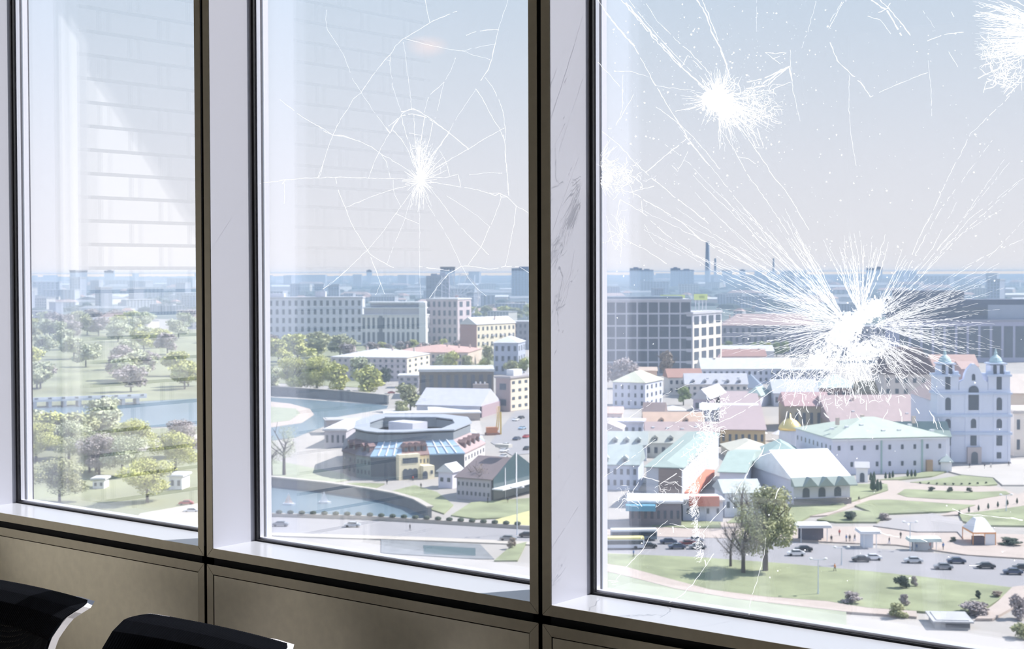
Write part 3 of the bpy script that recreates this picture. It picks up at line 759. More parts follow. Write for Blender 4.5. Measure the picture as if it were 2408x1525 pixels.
for k in range(n_):
    a_, b2 = L[k], L[(k + 1) % n_]; q = MB()
    c2 = seg_w[k] or (.80, .70, .48)
    ai, bi = a_ * .97, b2 * .97
    q.prism([(a_.x, a_.y), (b2.x, b2.y), (bi.x, bi.y), (ai.x, ai.y)], 0, H1).build('wall_section', wmat(c2), rc_)
    oa, ob, ia, ib = O2[k], O2[(k + 1) % n_], I1[k], I1[(k + 1) % n_]
    q = MB(); q.v = [(oa.x, oa.y, H1), (ob.x, ob.y, H1), (ib.x, ib.y, H2), (ia.x, ia.y, H2), (oa.x, oa.y, H1 - .4), (ob.x, ob.y, H1 - .4), (ib.x, ib.y, H1 - .4), (ia.x, ia.y, H1 - .4)]
    q.f = [(0, 1, 2, 3), (4, 5, 1, 0), (1, 5, 6, 2), (4, 0, 3, 7), (7, 6, 5, 4)]
    g_ = seg_r[k] == 'g'
    ro = q.build('glass_roof' if g_ else 'mansard_roof', m_gl if g_ else rmat(seg_r[k]), rc_)
    d_ = (b2 - a_); ln = d_.length; d_.normalize(); ang = math.atan2(d_.y, d_.x); mid = (a_ + b2) / 2
    if g_:
        q = MB()
        for t in (.25, .5, .75): 
            p0 = oa.lerp(ob, t); p1 = ia.lerp(ib, t); q.tube((p0.x, p0.y, H1 + .15), (p1.x, p1.y, H2 + .1), .25, n=4)
        p0 = oa.lerp(ia, .5); p1 = ob.lerp(ib, .5); q.tube((p0.x, p0.y, (H1 + H2) / 2 + .15), (p1.x, p1.y, (H1 + H2) / 2 + .15), .25, n=4)
        q.build('glazing_bars', m_trimw, ro)
        q = MB()
    elif k in (0, 1, 3, 5):
        for j in range(4 if k > 1 else 2):
            t = (j + .7) / (4.4 if k > 1 else 2.4); p0 = a_.lerp(b2, t) * .965; 
            dm = MB().box(-.9, .9, 0, 2.4, 0, 2.2).poly([(-1.2, -.2, 2.2), (1.2, -.2, 2.2), (0, -.2, 3.2)]).poly([(-1.2, -.2, 2.2), (0, -.2, 3.2), (0, 2.6, 3.2), (-1.2, 2.6, 2.2)]).poly([(1.2, -.2, 2.2), (1.2, 2.6, 2.2), (0, 2.6, 3.2), (0, -.2, 3.2)])
            o = put('dormer', dm.mesh('dormer', rmat((.3, .17, .17))), rc_, (p0.x, p0.y, H1 + .8), ang); put('dormer_window', wmesh(1.2, 1.3), o, (0, 0, .4))
    nwin = {0: 3, 1: 4, 3: 8, 5: 7, 6: 4}.get(k, 0)
    if nwin:
        facade(rc_, a_.x, a_.y, ang, ln, .6, H1 - .6, 2 if k != 3 else 2, nwin, .36, .42)
    elif k in (2, 4):
        q = MB()
        for j in range(9):
            p0 = a_.lerp(b2, (j + .5) / 9); q.box(0, 0, 0, 0, 0, 0)
        gl = MB(); nn = Vector((d_.y, -d_.x, 0)) * .15; gl.prism([tuple(a_ + nn)[:2], tuple(b2 + nn)[:2], tuple(b2 - nn)[:2], tuple(a_ - nn)[:2]], 1, H1 - .6).build('glass_front', m_pane, rc_)
q = MB(); O4 = sc_(L, .81); O5 = sc_(L, .62)
for k in range(n_):
    a_, b2, c_, d2 = O4[k], O4[(k + 1) % n_], O5[(k + 1) % n_], O5[k]
    q.prism([(a_.x, a_.y), (b2.x, b2.y), (c_.x, c_.y), (d2.x, d2.y)], H2 - .5, H3 if k < 8 else H3 + .6)
q.build('parapet_ring', wmat((.22, .25, .28)), rc_)
q = MB(); O4 = sc_(L, .83); O5 = sc_(L, .60)
for k in range(n_):
    a_, b2, c_, d2 = O4[k], O4[(k + 1) % n_], O5[(k + 1) % n_], O5[k]
    q.prism([(a_.x, a_.y), (b2.x, b2.y), (c_.x, c_.y), (d2.x, d2.y)], H3 + .62, H3 + 1.0)
q.build('ring_roof', wmat((.36, .39, .44)), rc_)
q = MB().prism([(p.x, p.y) for p in sc_(L, .62)], 5, 9).build('court_roof', wmat((.62, .62, .66)), rc_)
q = MB().box(-14, -2, 4, 12, 9, 15.5).build('court_block', wmat((.6, .6, .66)), rc_)
# cream arched porch of the complex
a_, b2 = L[3], L[4]; d_ = (b2 - a_); ang = math.atan2(d_.y, d_.x); ln = d_.length
po = MB().box(-2, ln * .55, -2.5, -.01, 0, 8.6).build('arched_porch', wmat((.84, .76, .55)), rc_); po.location = (a_.x, a_.y, 0); po.rotation_euler = (0, 0, ang)
for j in range(3): put('arch', wmesh(2.0, 2.6, 'arch'), po, (ln * (.03 + .17 * j), -2.5, .2))
for j in range(6): put('window', wmesh(.9, 1.8), po, (ln * (-.02 + .09 * j), -2.5, 5.6))
lo = MB().box(ln * .56, ln * .95, -5, -.01, 0, 4.6).build('low_wing', wmat((.84, .76, .55)), rc_); lo.location = po.location; lo.rotation_euler = po.rotation_euler
put('arch', wmesh(1.8, 1.8, 'arch'), lo, (ln * .62, -5, .2)); put('window', wmesh(.8, 1.2), lo, (ln * .85, -5, 1.8))

b = bld('cottage', 'small white gabled cottage beside the dark roofed house', 'house', 1031, 1146, 1062, -28, 1108, (.72, .70, .80), ('gable_y', 1088, (.86, .86, .90)), xs=1086, rows=1, cols=2, fh=.3)
b = bld('glazed_house', 'dark brown roofed house with a glazed gable end', 'house', 1074, 1172, 1152, -30, 1122, (.46, .44, .48), ('gable_x', 1072, (.24, .18, .19)), xs=1258, rows=2, cols=8, fw=.4, fh=.4)
W, D, H = b['dims']
q = MB(); q.v = [(W + .65, .3, .3), (W + .65, D - .3, .3), (W + .65, D - .3, H + .2), (W + .65, D / 2, H + 7), (W + .65, .3, H + .2)]; q.f = [(0, 1, 2, 3, 4)]
q.v += [(x + .25, y, z) for x, y, z in q.v]; q.f += [(9, 8, 7, 6, 5)] + [(k, (k + 1) % 5, 5 + (k + 1) % 5, 5 + k) for k in range(5)]
q.build('glass_gable', mat('gable_glass', (.06, .10, .11), .15), b)
q = MB(); q.box(W + .9, W + 1.1, D * .5 - .25, D * .5 + .25, 0, H + 7).box(W + .9, W + 1.1, 0, D, H * .55, H * .55 + .4).box(W + .9, W + 1.1, D * .25, D * .25 + .25, 0, H + 3)
q.build('gable_bars', m_trimw, b); part(b, 'canopy', m_trimw, (W + 1.1, W + 5, -1, D + 2, 3.8, 4.2)); part(b, 'roof_glazing', rmat((.7, .66, .6)), (W * .5, W * .9, D * .5 - 1, D * .5 + 1.5, H + 8.4, H + 9.4))
# --- right window
def blk(*a, **k): return bld(*a, **k)
b = bld('glass_office', 'dark glass office with a pale grid of mullions, behind the brown trees', 'building', 1372, 882, 1625, 0, 708, (.52, .52, .58), ('flat', 1.2, ZNC), depth=40, rows=6, cols=10, fw=.86, fh=.86)
glass_top = b['dims'][2] + 1.35
part(b, 'roof_screen', wmat((.2, .25, .3)), (5, b['dims'][0] - 5, 6, 30, b['dims'][2] + 1.2, b['dims'][2] + 3))
b = bld('office_wing', 'corner wing of the glass office with a sunlit cream end', 'building', 1574, 880, 1629, -28, 738, (.50, .50, .55), ('flat', 1.4, ZNC), xs=1697, depth=70, rows=5, cols=3, srows=5, scols=4, fw=.66, fh=.72)
W, D, H = b['dims']; wing_top = H + 1.55; part(b, 'sunlit_cream_end', wmat((.84, .78, .68)), (W - .5, W + .06, .3, D - .3, .3, H - 5.5))  # sun on the end wall is put into its cream colour
def sign(x0, x1, y0, y1, base_y, label, txt, roof_z):
    P, r, W, _ = footprint(x0, base_y, x1, 0, None, 1)
    z0 = height_at(x0, base_y, y1); z1 = height_at(x0, base_y, y0)
    t = thing('rooftop_sign', label, 'sign', P + Vector((0, 0, 0)), r, None); t.location.z = roof_z
    dz = z0 - roof_z
    MB().box(0, W, 0, .5, dz, dz + z1 - z0).build('panel', mat('sign_yellow_green', (.72, .80, .30), .6), t)
    q = MB(); L_ = txt
    for k in range(L_):
        c_ = W * (.36 + .55 * k / L_) if L_ > 4 else W * (.4 + .4 * k / L_); s_ = W * .55 / L_ * .6 if L_ > 4 else W * .06
        q.box(c_, c_ + s_, -.12, -.002, dz + (z1 - z0) * .3, dz + (z1 - z0) * .7)
    q.build('lettering', mat('sign_dark_green', (.30, .38, .16), .6), t)
    q = MB()
    for k in range(4): q.box(W * (.1 + .26 * k), W * (.1 + .26 * k) + .5, .51, 1.2, 0, dz + z1 - z0)
    q.build('struts', m_trimw, t)
sign(1553, 1611, 693, 705, 874, 'wide yellow green rooftop sign on the glass office', 9, glass_top)
sign(1632, 1664, 691, 705, 873, 'small yellow green rooftop sign on the office wing', 4, wing_top)
b = bld('long_house', 'long pink roofed grey block right of the cream office corner', 'building', 1697, 832, 1930, -3, 765, (.36, .35, .40), ('hip', 738, (.58, .41, .38)), depth=30, rows=3, cols=16, chim=6)
b = bld('town_block', 'grey block behind the largest impact burst', 'building', 1930, 840, 2110, 0, 770, (.44, .44, .48), ('flat', 1, (.5, .5, .54)), depth=30, rows=4, cols=14)
b = bld('pavilion', 'pale vaulted roofs in a row behind the white long house', 'building', 1690, 850, 1820, 0, 826, (.6, .6, .62), ('gable_x', 812, (.74, .75, .76)), depth=20)
b = bld('red_house', 'terracotta roofed house behind the white long house', 'house', 1668, 862, 1802, 0, 838, (.70, .56, .54), ('gable_x', 821, (.56, .28, .23)), depth=16, rows=1, cols=8, chim=3)
b = bld('pink_house', 'pink house at the foot of the cream office corner', 'house', 1632, 872, 1692, -4, 842, (.72, .52, .56), ('gable_x', 826, (.62, .42, .42)), depth=14, rows=2, cols=4)
b = bld('long_house', 'long white house with cream roof and a row of small windows', 'building', 1650, 902, 1862, 0, 868, (.66, .68, .78), ('gable_x', 842, (.80, .80, .76)), depth=22, rows=2, cols=16, fw=.4, fh=.5, dorm=0, chim=3)
b = bld('cream_villa', 'white villa with a cream yellow hipped roof', 'house', 1441, 958, 1517, -24, 898, (.66, .68, .78), ('hip', 871, (.80, .80, .58)), xs=1558, rows=3, cols=5, srows=3, scols=4, fw=.3, fh=.5)
b = bld('orange_house', 'small peach house behind the cream roofed villa', 'house', 1502, 905, 1545, 0, 872, (.84, .60, .46), ('gable_x', 863, (.74, .55, .42)), depth=10)
b = bld('red_house', 'cream house with a terracotta roof right of the villa', 'house', 1572, 928, 1652, 4, 888, (.74, .70, .66), ('gable_x', 867, (.56, .27, .20)), depth=16, rows=2, cols=6)
b = bld('grey_house', 'grey roofed terrace with a row of black dormers', 'house', 1612, 935, 1758, -3, 904, (.66, .62, .60), ('gable_x', 878, (.60, .60, .66)), depth=20, rows=2, cols=10, dorm=5, sky=4)
b = bld('blue_house', 'house with a steep slate blue hipped roof', 'house', 1738, 930, 1792, -10, 912, (.45, .47, .56), ('hip', 880, (.24, .32, .46)), xs=1815, depth=20)
b = bld('mint_house', 'little house with a mint green gable right of the slate roof', 'house', 1752, 955, 1788, -28, 930, (.66, .66, .74), ('hip', 908, (.46, .60, .55)), xs=1815)
b = bld('mauve_house', 'mauve gabled house before the grey terrace', 'house', 1630, 968, 1668, -20, 938, (.56, .50, .58), ('gable_y', 908, (.70, .69, .74)), xs=1772, depth=40, rows=1, cols=2)
b = bld('white_terrace', 'flat white roofed terrace above the pink roofs', 'building', 1648, 994, 1782, -6, 964, (.62, .62, .72), ('gable_x', 948, (.84, .86, .86)), depth=14, rows=1, cols=10)
b = bld('brown_house', 'small brown roofed house left of the white terrace', 'house', 1512, 992, 1560, -12, 970, (.60, .56, .58), ('gable_x', 946, (.36, .26, .25)), depth=12, rows=1, cols=4)
b = bld('white_annex', 'little white flat house above the orange roof', 'house', 1558, 985, 1612, 0, 966, WHT, ('hip', 954, (.84, .80, .78)), depth=12, rows=1, cols=5)
b = bld('orange_house', 'long house with a bright orange roof', 'house', 1516, 1024, 1655, -2, 998, (.60, .50, .44), ('gable_x', 969, (.76, .50, .35)), depth=16, dorm=2)
b = bld('pink_house', 'long pink roofed house with skylights below the orange one', 'house', 1520, 1052, 1690, -2, 1016, (.60, .58, .50), ('gable_x', 992, (.58, .42, .41)), depth=12, sky=5, dorm=0, rows=2, cols=9)
b = bld('grey_row', 'grey green roofed row with little black dormers', 'house', 1516, 1075, 1640, -3, 1042, (.56, .56, .52), ('gable_x', 1014, (.56, .57, .50)), depth=14, dorm=3, rows=1, cols=7)
b = bld('mustard_house', 'mustard walled house with a pink roof and dark end', 'house', 1694, 1048, 1800, -8, 1010, (.56, .42, .24), ('gable_x', 976, (.50, .36, .37)), xs=1845, rows=1, cols=7, srows=1, scols=2)
b = bld('peach_house', 'low peach house at the left rim of the shattered window', 'house', 1392, 1002, 1462, -6, 972, (.74, .62, .62), ('gable_x', 956, (.76, .52, .42)), depth=16, rows=1, cols=5)
b = bld('grey_house', 'grey flat roofed house below the peach one', 'house', 1420, 1030, 1512, -8, 994, (.52, .55, .66), ('flat', .8, (.66, .64, .72)), depth=14, rows=1, cols=6)
b = bld('arched_house', 'pale house with a round gable at the left rim', 'house', 1396, 1048, 1462, -8, 1010, (.70, .68, .74), ('gable_y', 990, (.74, .62, .60)), depth=16, rows=1, cols=3)
b = bld('green_house', 'pale house with a grey green roof and four dormers', 'house', 1400, 1082, 1520, -6, 1046, (.62, .66, .72), ('gable_x', 1014, (.52, .58, .56)), depth=16, dorm=4)
b = bld('green_house', 'wide white house with a sage green roof at the left rim', 'house', 1392, 1150, 1500, -10, 1092, (.60, .64, .74), ('gable_x', 1046, (.46, .56, .54)), depth=20, rows=2, cols=7, dorm=2)
b = bld('cream_hall', 'low hall with a cream hipped roof and market parasols behind', 'hall', 1722, 1082, 1822, 2, 1062, (.56, .52, .44), ('hip', 1034, (.78, .74, .58)), depth=24)
b = bld('green_house', 'big sage green hipped roof with a brown shaded front', 'house', 1520, 1188, 1604, -14, 1098, (.58, .60, .66), ('hip', 1052, (.40, .52, .47)), xs=1690, rows=0, srows=0)
W, D, H = b['dims']; part(b, 'brown_screen', wmat((.30, .24, .22)), (W * .35, W * .98, -.3, -.01, H * .35, H * .98)); part(b, 'red_awning', wmat((.66, .22, .14)), (W + .01, W + 3, D * .05, D * .6, H * .15, H * .32))
b = bld('green_house', 'sage green roofed house right of the brown fronted one', 'house', 1692, 1176, 1752, -14, 1110, (.66, .67, .76), ('gable_x', 1062, (.42, .56, .50)), xs=1790, rows=1, cols=2, fh=.3)
b = bld('teal_house', 'low house with a mint green roof before the golden dome', 'house', 1800, 1108, 1880, -6, 1068, (.62, .68, .70), ('hip', 1036, (.42, .60, .55)), depth=22)
b = bld('pavilion', 'glass pavilion with a bright blue awning', 'pavilion', 1480, 1238, 1602, -4, 1182, (.24, .22, .24), ('flat', .6, (.78, .80, .84)), depth=14, rows=1, cols=8, fh=.4)
W, D, H = b['dims']; part(b, 'blue_awning', wmat((.14, .34, .46)), (-1, W * .5, -4, -.01, H * .75, H * .98))
b = bld('kiosk_hall', 'white hall under the green roofs with a terracotta band', 'hall', 1606, 1226, 1700, 0, 1178, (.62, .65, .76), ('flat', .5, WHT), depth=10, rows=1, cols=4, fw=.25, fh=.3)
part(b, 'terracotta_band', wmat((.62, .24, .18)), (b['dims'][0] * .15, b['dims'][0] * .9, -1.2, -.01, b['dims'][2] * .78, b['dims'][2] + 1.5))
b = bld('white_hall', 'white gabled hall behind the leafy tree', 'hall', 1704, 1215, 1790, 4, 1160, (.72, .74, .80), ('gable_x', 1128, (.66, .72, .72)), depth=14, rows=1, cols=5, fh=.3)

# house with white roof, three gables and arches
b = bld('arcade_house', 'white house with bright white roof, green porch and three arches', 'house', 1866, 1190, 2000, 12, 1128, (.70, .70, .78), ('gable_x', 1060, (.93, .93, .94)), xs=1764, rows=0)
W, D, H = b['dims']
part(b, 'stone_base', wmat((.30, .27, .26)), (-.1, W + .1, -.9, -.3, 0, 2.2))
q = MB(); q.v = [(-1, -3.2, H - 1.5), (W + 1, -3.2, H - 1.5), (W + 1, -.4, H + .8), (-1, -.4, H + .8), (-1, -3.2, H - 1.8), (W + 1, -3.2, H - 1.8), (W + 1, -.4, H - 1.8), (-1, -.4, H - 1.8)]
q.f = [(0, 1, 2, 3), (4, 5, 1, 0), (7, 6, 5, 4), (1, 5, 6, 2), (0, 3, 7, 4)]; q.build('porch_roof', rmat(GRN), b)
for j in range(3):
    xx = W * (.22 + .28 * j); q = MB()
    q.v = [(xx - 2.4, -3.5, H - 1.6), (xx + 2.4, -3.5, H - 1.6), (xx, -3.5, H + 1), (xx - 2.4, -.5, H - 1.6), (xx + 2.4, -.5, H - 1.6), (xx, -.5, H + 1)]
    q.f = [(0, 1, 2), (5, 4, 3), (0, 2, 5, 3), (1, 4, 5, 2), (0, 3, 4, 1)]; q.build('porch_gable', rmat(GRN), b)
    put('arch', wmesh(2.2, 1.8, 'arch'), b, (xx, -.0, 2.6))

# monastery
b = bld('monastery', 'long white monastery wing with mint green roof beside the cathedral', 'monastery', 1958, 1116, 2226, 9, 1032, (.70, .70, .80), ('hip', 984, (.58, .68, .55)), xs=1872, rows=2, cols=9, srows=2, scols=9, fw=.2, fh=.28, sky=7, chim=3)
W, D, H = b['dims']
part(b, 'drainpipe', wmat((.35, .5, .48)), (W * .42, W * .42 + .5, -.3, -.01, 0, H)); part(b, 'drainpipe', wmat((.35, .5, .48)), (W * .78, W * .78 + .5, -.3, -.01, 0, H)); part(b, 'entrance_porch', wmat((.45, .30, .2)), (W * .82, W * .87, -1.2, -.01, 0, 4.5)); part(b, 'eaves_cornice', m_trimw, (-.4, W + .4, -.5, -.02, H - .7, H - .1))
b = bld('monastery_wing', 'wing with mint roof darkened for shade, joining monastery and cathedral', 'monastery', 2118, 1100, 2235, 0, 1028, (.60, .62, .68), ('gable_x', 992, (.30, .42, .38)), depth=12)  # roof green darkened to stand for a shaded stretch
b = bld('gate_arch', 'white gateway arch before the monastery wall', 'gate', 2014, 1133, 2042, -10, 1100, WHT, ('gable_x', 1086, (.84, .80, .80)), depth=3); W, D, H = b['dims']; put('arch', wmesh(W * .4, H * .5, 'arch'), b, (W / 2, 0, .1))
b = bld('gate_chapel', 'white wall chapel with pointed roof at the cathedral corner', 'chapel', 2212, 1110, 2240, -10, 1086, WHT, ('hip', 1066, (.55, .66, .64)), depth=5)

# cathedral
P, r, W, _ = footprint(2202, 1092, 2378, -2, None, 40)
ct = thing('cathedral', 'white baroque cathedral with two towers and a stepped central gable', 'church', P, r)
hh = lambda y: height_at(2290, 1090, y)
cw = wmat((.70, .73, .84)); S = W / 176.0
MB().box(0, W, 0, 9, 0, hh(915)).build('front_wall', cw, ct)
MB().box(W * .12, W * .9, 9.01, 55, 0, hh(950)).build('nave', cw, ct)
q = MB(); z_ = hh(950); q.v = [(W * .1, 9.1, z_), (W * .92, 9.1, z_), (W * .51, 9.1, z_ + 7), (W * .1, 56, z_), (W * .92, 56, z_), (W * .51, 56, z_ + 7)]; q.f = [(0, 1, 2), (5, 4, 3), (0, 2, 5, 3), (1, 4, 5, 2), (0, 3, 4, 1)]
q.build('nave_roof', rmat((.55, .40, .38)), ct)
m_cor = wmat((.55, .62, .76))
for y in (1020, 978): MB().box(-.5, W + .5, -.6, 9.5, hh(y), hh(y) + 1.0).build('cornice', m_cor, ct)
MB().box(-.5, W + .5, -.6, 9.5, hh(926), hh(926) + .8).build('cornice', m_cor, ct)
for x0_ in (0, W - 54 * S):
    x1_ = x0_ + 54 * S; tw = MB().box(x0_ + 1 * S, x1_ - 1 * S, 0.3, 9, hh(915), hh(884)).build('tower', cw, ct)
    MB().box(x0_ - .4, x1_ + .4, -.3, 9.6, hh(884), hh(884) + .8).build('tower_cornice', m_cor, tw)
    MB().box(x0_ + 9 * S, x1_ - 9 * S, 1.5, 8, hh(884) + .8, hh(858)).build('belfry', cw, tw)
    for sx in (-1, 1): put('arch', wmesh(1.3, 2.6, 'arch'), tw, ((x0_ + x1_) / 2 + sx * 8 * S, 1.5, hh(878)))
    MB().box(x0_ + 6 * S, x1_ - 6 * S, 1, 8.5, hh(856), hh(853)).build('tower_cornice', m_cor, tw)
    for sx in (-1, 1):
        MB().box((x0_ + x1_) / 2 + sx * 20 * S - 1, (x0_ + x1_) / 2 + sx * 20 * S + 1, .5, 3, hh(884) + .8, hh(872)).build('pinnacle', m_cor, tw)
    MB().lathe([(15 * S, 0), (15.5 * S, .7), (12 * S, 1.8), (6 * S, 2.6), (3.5 * S, 3.0), (4 * S, 3.5), (2 * S, 4.2), (.3, 5)], 16, ((x0_ + x1_) / 2, 4.8, hh(853))).build('tower_dome', mat('verdigris_dome', (.42, .56, .58), .6), tw)
    put('window', wmesh(1.8, 4.2, 'arch'), tw, ((x0_ + x1_) / 2, .3, hh(914)))
g = MB(); zs = [hh(915), hh(897), hh(890), hh(878), hh(866), hh(854)]; xm = W / 2
pts = [(-34, 0), (34, 0), (34, 1), (22, 2), (20, 3), (14, 4), (3, 5), (-3, 5), (-14, 4), (-20, 3), (-22, 2), (-34, 1)]
i = len(g.v); g.v += [(xm + a * S, .2, zs[j]) for a, j in pts] + [(xm + a * S, 3, zs[j]) for a, j in pts]; n_ = len(pts)
g.f.append(tuple(range(n_))); g.f.append(tuple(range(n_, 2 * n_))[::-1])
for k in range(n_): g.f.append((k, (k + 1) % n_, n_ + (k + 1) % n_, n_ + k))
g.build('stepped_gable', cw, ct)
for fx in (27 * S, W / 2, W - 27 * S):
    for y, ww, h_, st in ((1075, 1.6, 2.2, 'plain'), (1045, 2.2, 3.6, 'plain'), (1004, 1.9, 2.4, 'arch'), (962, 1.9, 3.6, 'arch')):
        if fx == W / 2 and y == 1075: continue
        if fx == W / 2 and y == 962: ww, h_ = 3.6, 7.0
        put('window', wmesh(ww, h_, st), ct, (fx, 0, hh(y)))
put('window', wmesh(1.2, 1.8, 'arch'), ct, (W / 2, .2, hh(893)))
for k in range(6):
    fx = W * (.02 + .192 * k); MB().box(fx - .5, fx + .5, -.25, -.005, 0, hh(926)).build('pilaster', cw, ct)
dr = MB().box(W / 2 - 2.5, W / 2 + 2.5, -1.6, -.255, 0, 6.5).build('portal', wmat((.50, .44, .44)), ct); put('door', wmesh(2.4, 3.6, 'arch'), dr, (W / 2, -1.6, .1))
part(ct, 'plinth', wmat((.30, .30, .34)), (-.2, W + .2, -.35, -.26, 0, 1.0))

b = bld('pink_long_house', 'very long house with dusty pink roof behind the monastery', 'building', 1955, 1022, 2206, 2, 992, (.44, .36, .30), ('gable_x', 930, (.56, .40, .39)), depth=44, chim=2, sky=2)
b = bld('mustard_block', 'mustard stone block with a pinkish roof left of the long pink roof', 'building', 1848, 1012, 1952, -4, 955, (.46, .40, .30), ('gable_x', 922, (.60, .36, .36)), depth=30, rows=1, cols=6)
b = bld('beige_block', 'beige house with arched windows behind the pink roof', 'building', 2078, 960, 2204, -2, 880, (.68, .62, .58), ('mansard', 818, (.14, .09, .10)), depth=30, rows=3, cols=6, fw=.4, fh=.45, dorm=5)
b = bld('mint_house', 'wide mint roofed house under the largest burst', 'house', 1925, 950, 2026, 0, 912, (.30, .20, .18), ('hip', 880, (.66, .73, .68)), depth=24, rows=1, cols=6)
b = bld('olive_house', 'olive roofed house right of the mint one', 'house', 2024, 955, 2100, 0, 922, (.40, .36, .30), ('gable_x', 896, (.46, .36, .20)), depth=20, rows=1, cols=5)
b = bld('white_house', 'pale roofed house between slate roof and mint roof', 'house', 1820, 955, 1925, 0, 925, (.58, .60, .68), ('gable_x', 892, (.66, .68, .76)), depth=20, rows=1, cols=8)
b = bld('grey_house', 'flat grey house behind the pale roofed one', 'house', 1845, 905, 1960, 0, 872, (.50, .50, .56), ('flat', .8, (.70, .72, .76)), depth=20, rows=2, cols=9)
b = bld('dark_offices', 'long dark office slab with lavender columns, behind the cathedral', 'building', 2112, 852, 2440, 0, 757, (.40, .40, .52), ('flat', 1.5, (.36, .36, .46)), depth=40, rows=1, cols=12, fw=.78, fh=.8)
W, D, H = b['dims']; part(b, 'upper_floors', wmat((.10, .12, .17)), (0, W, 6, D, H + 1.6, H + 17)); part(b, 'penthouse', wmat((.14, .16, .21)), (W * .05, W * .5, 10, D, H + 17.01, H + 24)); part(b, 'glazed_end', wmat((.34, .38, .46)), (W * .66, W, 5.4, 5.99, H + 1.6, H + 13))
for k in range(14): put('window', wmesh(7, 6), b, (W * (.03 + .07 * k), 6, H + 5))
b = bld('orange_row', 'orange roofed row between the dark offices and the cathedral', 'house', 2196, 900, 2302, 0, 862, (.62, .48, .46), ('gable_x', 834, (.70, .42, .34)), depth=20, rows=1, cols=8)
b = bld('cream_block', 'large plain cream block at the right edge', 'building', 2366, 985, 2460, -3, 925, (.84, .68, .54), ('gable_x', 880, (.80, .66, .56)), depth=30)
b = bld('cream_mansion', 'cream house with green shutters right of the cathedral', 'building', 2384, 1072, 2470, 0, 972, (.80, .72, .64), ('flat', 1, (.7, .62, .56)), depth=24, rows=2, cols=4, fw=.35)
b = bld('pink_wall_house', 'pink walled house between the cathedral towers', 'house', 2262, 940, 2300, 0, 868, (.56, .40, .42), ('gable_x', 850, (.66, .42, .36)), depth=20)

# chapel with golden dome
P = gp(1858, 1062); t = thing('chapel', 'round white chapel with a golden dome', 'chapel', P, 0)
h_ = height_at(1858, 1062, 1010); R_ = 4.2
MB().lathe([(R_, 0), (R_, h_)], 20).build('drum', wmat((.66, .68, .76)), t)
MB().lathe([(R_ + .4, h_ + .002), (R_ + .3, h_ + 1), (R_ * .95, h_ + 2), (R_ * .6, h_ + 3.6), (.4, h_ + 4.6), (.15, h_ + 6.5)], 20).build('dome', mat('gold_leaf', (.86, .66, .26), .35, .7), t, smooth=True)

# market parasols, shelters, tent
for (x, y, lab) in ((1786, 1034, 'white market parasol before the mustard house'), (1832, 1036, 'white market parasol nearest the golden dome')):
    t = thing('market_parasol', lab, 'parasol', gp(x, y)); MB().tube((0, 0, 0), (0, 0, 3.2), .12).build('pole', m_trimw, t)
    MB().lathe([(3.4, 2.7), (3.4, 2.9), (.2, 4.6)], 8).build('canopy', m_trimw, t)
def shelter(x0, x1, y, top, lab, mr, mwall, name='bus_shelter', curved=True, depth=5):
    P, r, W, D = footprint(x0, y, x1, 0, None, depth); H = height_at(x0, y, top); t = thing(name, lab, 'shelter', P, r)
    n_ = 10; q = MB(); pts = [(-.8, -.8), (W + .8, -.8), (W + .8, D + .6), (-.8, D + .6)]
    q.prism(pts, H - .5, H - .1, None); q.prism([(p[0] * .97 + .1, p[1] * .95) for p in pts], H - .09, H + .3); q.build('roof', mr, t, bevel=.3 if curved else 0)
    part(t, 'back_wall', mwall, (.5, W - .5, D - .6, D - .3, 0, H - .5)); part(t, 'booth', mwall, (W * .15, W * .8, D * .35, D - .7, 0, H - .9))
    for x in (.4, W - .4): MB().tube((x, 0, 0), (x, 0, H - .5), .12).build('post', m_trimw, t)
shelter(1880, 1950, 1275, 1236, 'dark booth under a long rounded white roof beside the leafy tree', m_trimw, wmat((.16, .15, .18)), 'kiosk')
shelter(2028, 2066, 1290, 1250, 'pale kiosk with a rounded roof in the middle of the plaza', m_trimw, wmat((.66, .72, .82)), 'kiosk')
shelter(2145, 2208, 1295, 1268, 'open bus stop shelter with a greenish flat roof', wmat((.62, .72, .68)), wmat((.5, .52, .56)), 'bus_shelter', False, 3)
P, r, W, D = footprint(2288, 1284, 2344, 0, None, 9); t = thing('market_tent', 'white pyramid tent with orange edging on the plaza', 'tent', P, r)
q = MB().prism([(0, 0), (W, 0), (W, D), (0, D)], 3.6, 6.6, [(W * .3, D * .35), (W * .7, D * .35), (W * .7, D * .65), (W * .3, D * .65)]).build('roof', m_trimw, t)
part(t, 'edging', wmat((.80, .38, .14)), (-.1, W + .1, -.1, D + .1, 3.2, 3.59)); part(t, 'side_panel', m_trimw, (W * .55, W, .0, .2, .3, 3.19)); part(t, 'stall_front', wmat((.12, .10, .12)), (.2, W * .54, .3, 2, 0, 2.4))
for x in (0, W): 
    for y in (0, D): MB().tube((x, y, 0), (x, y, 3.2), .12).build('post', wmat((.7, .35, .15)), t)

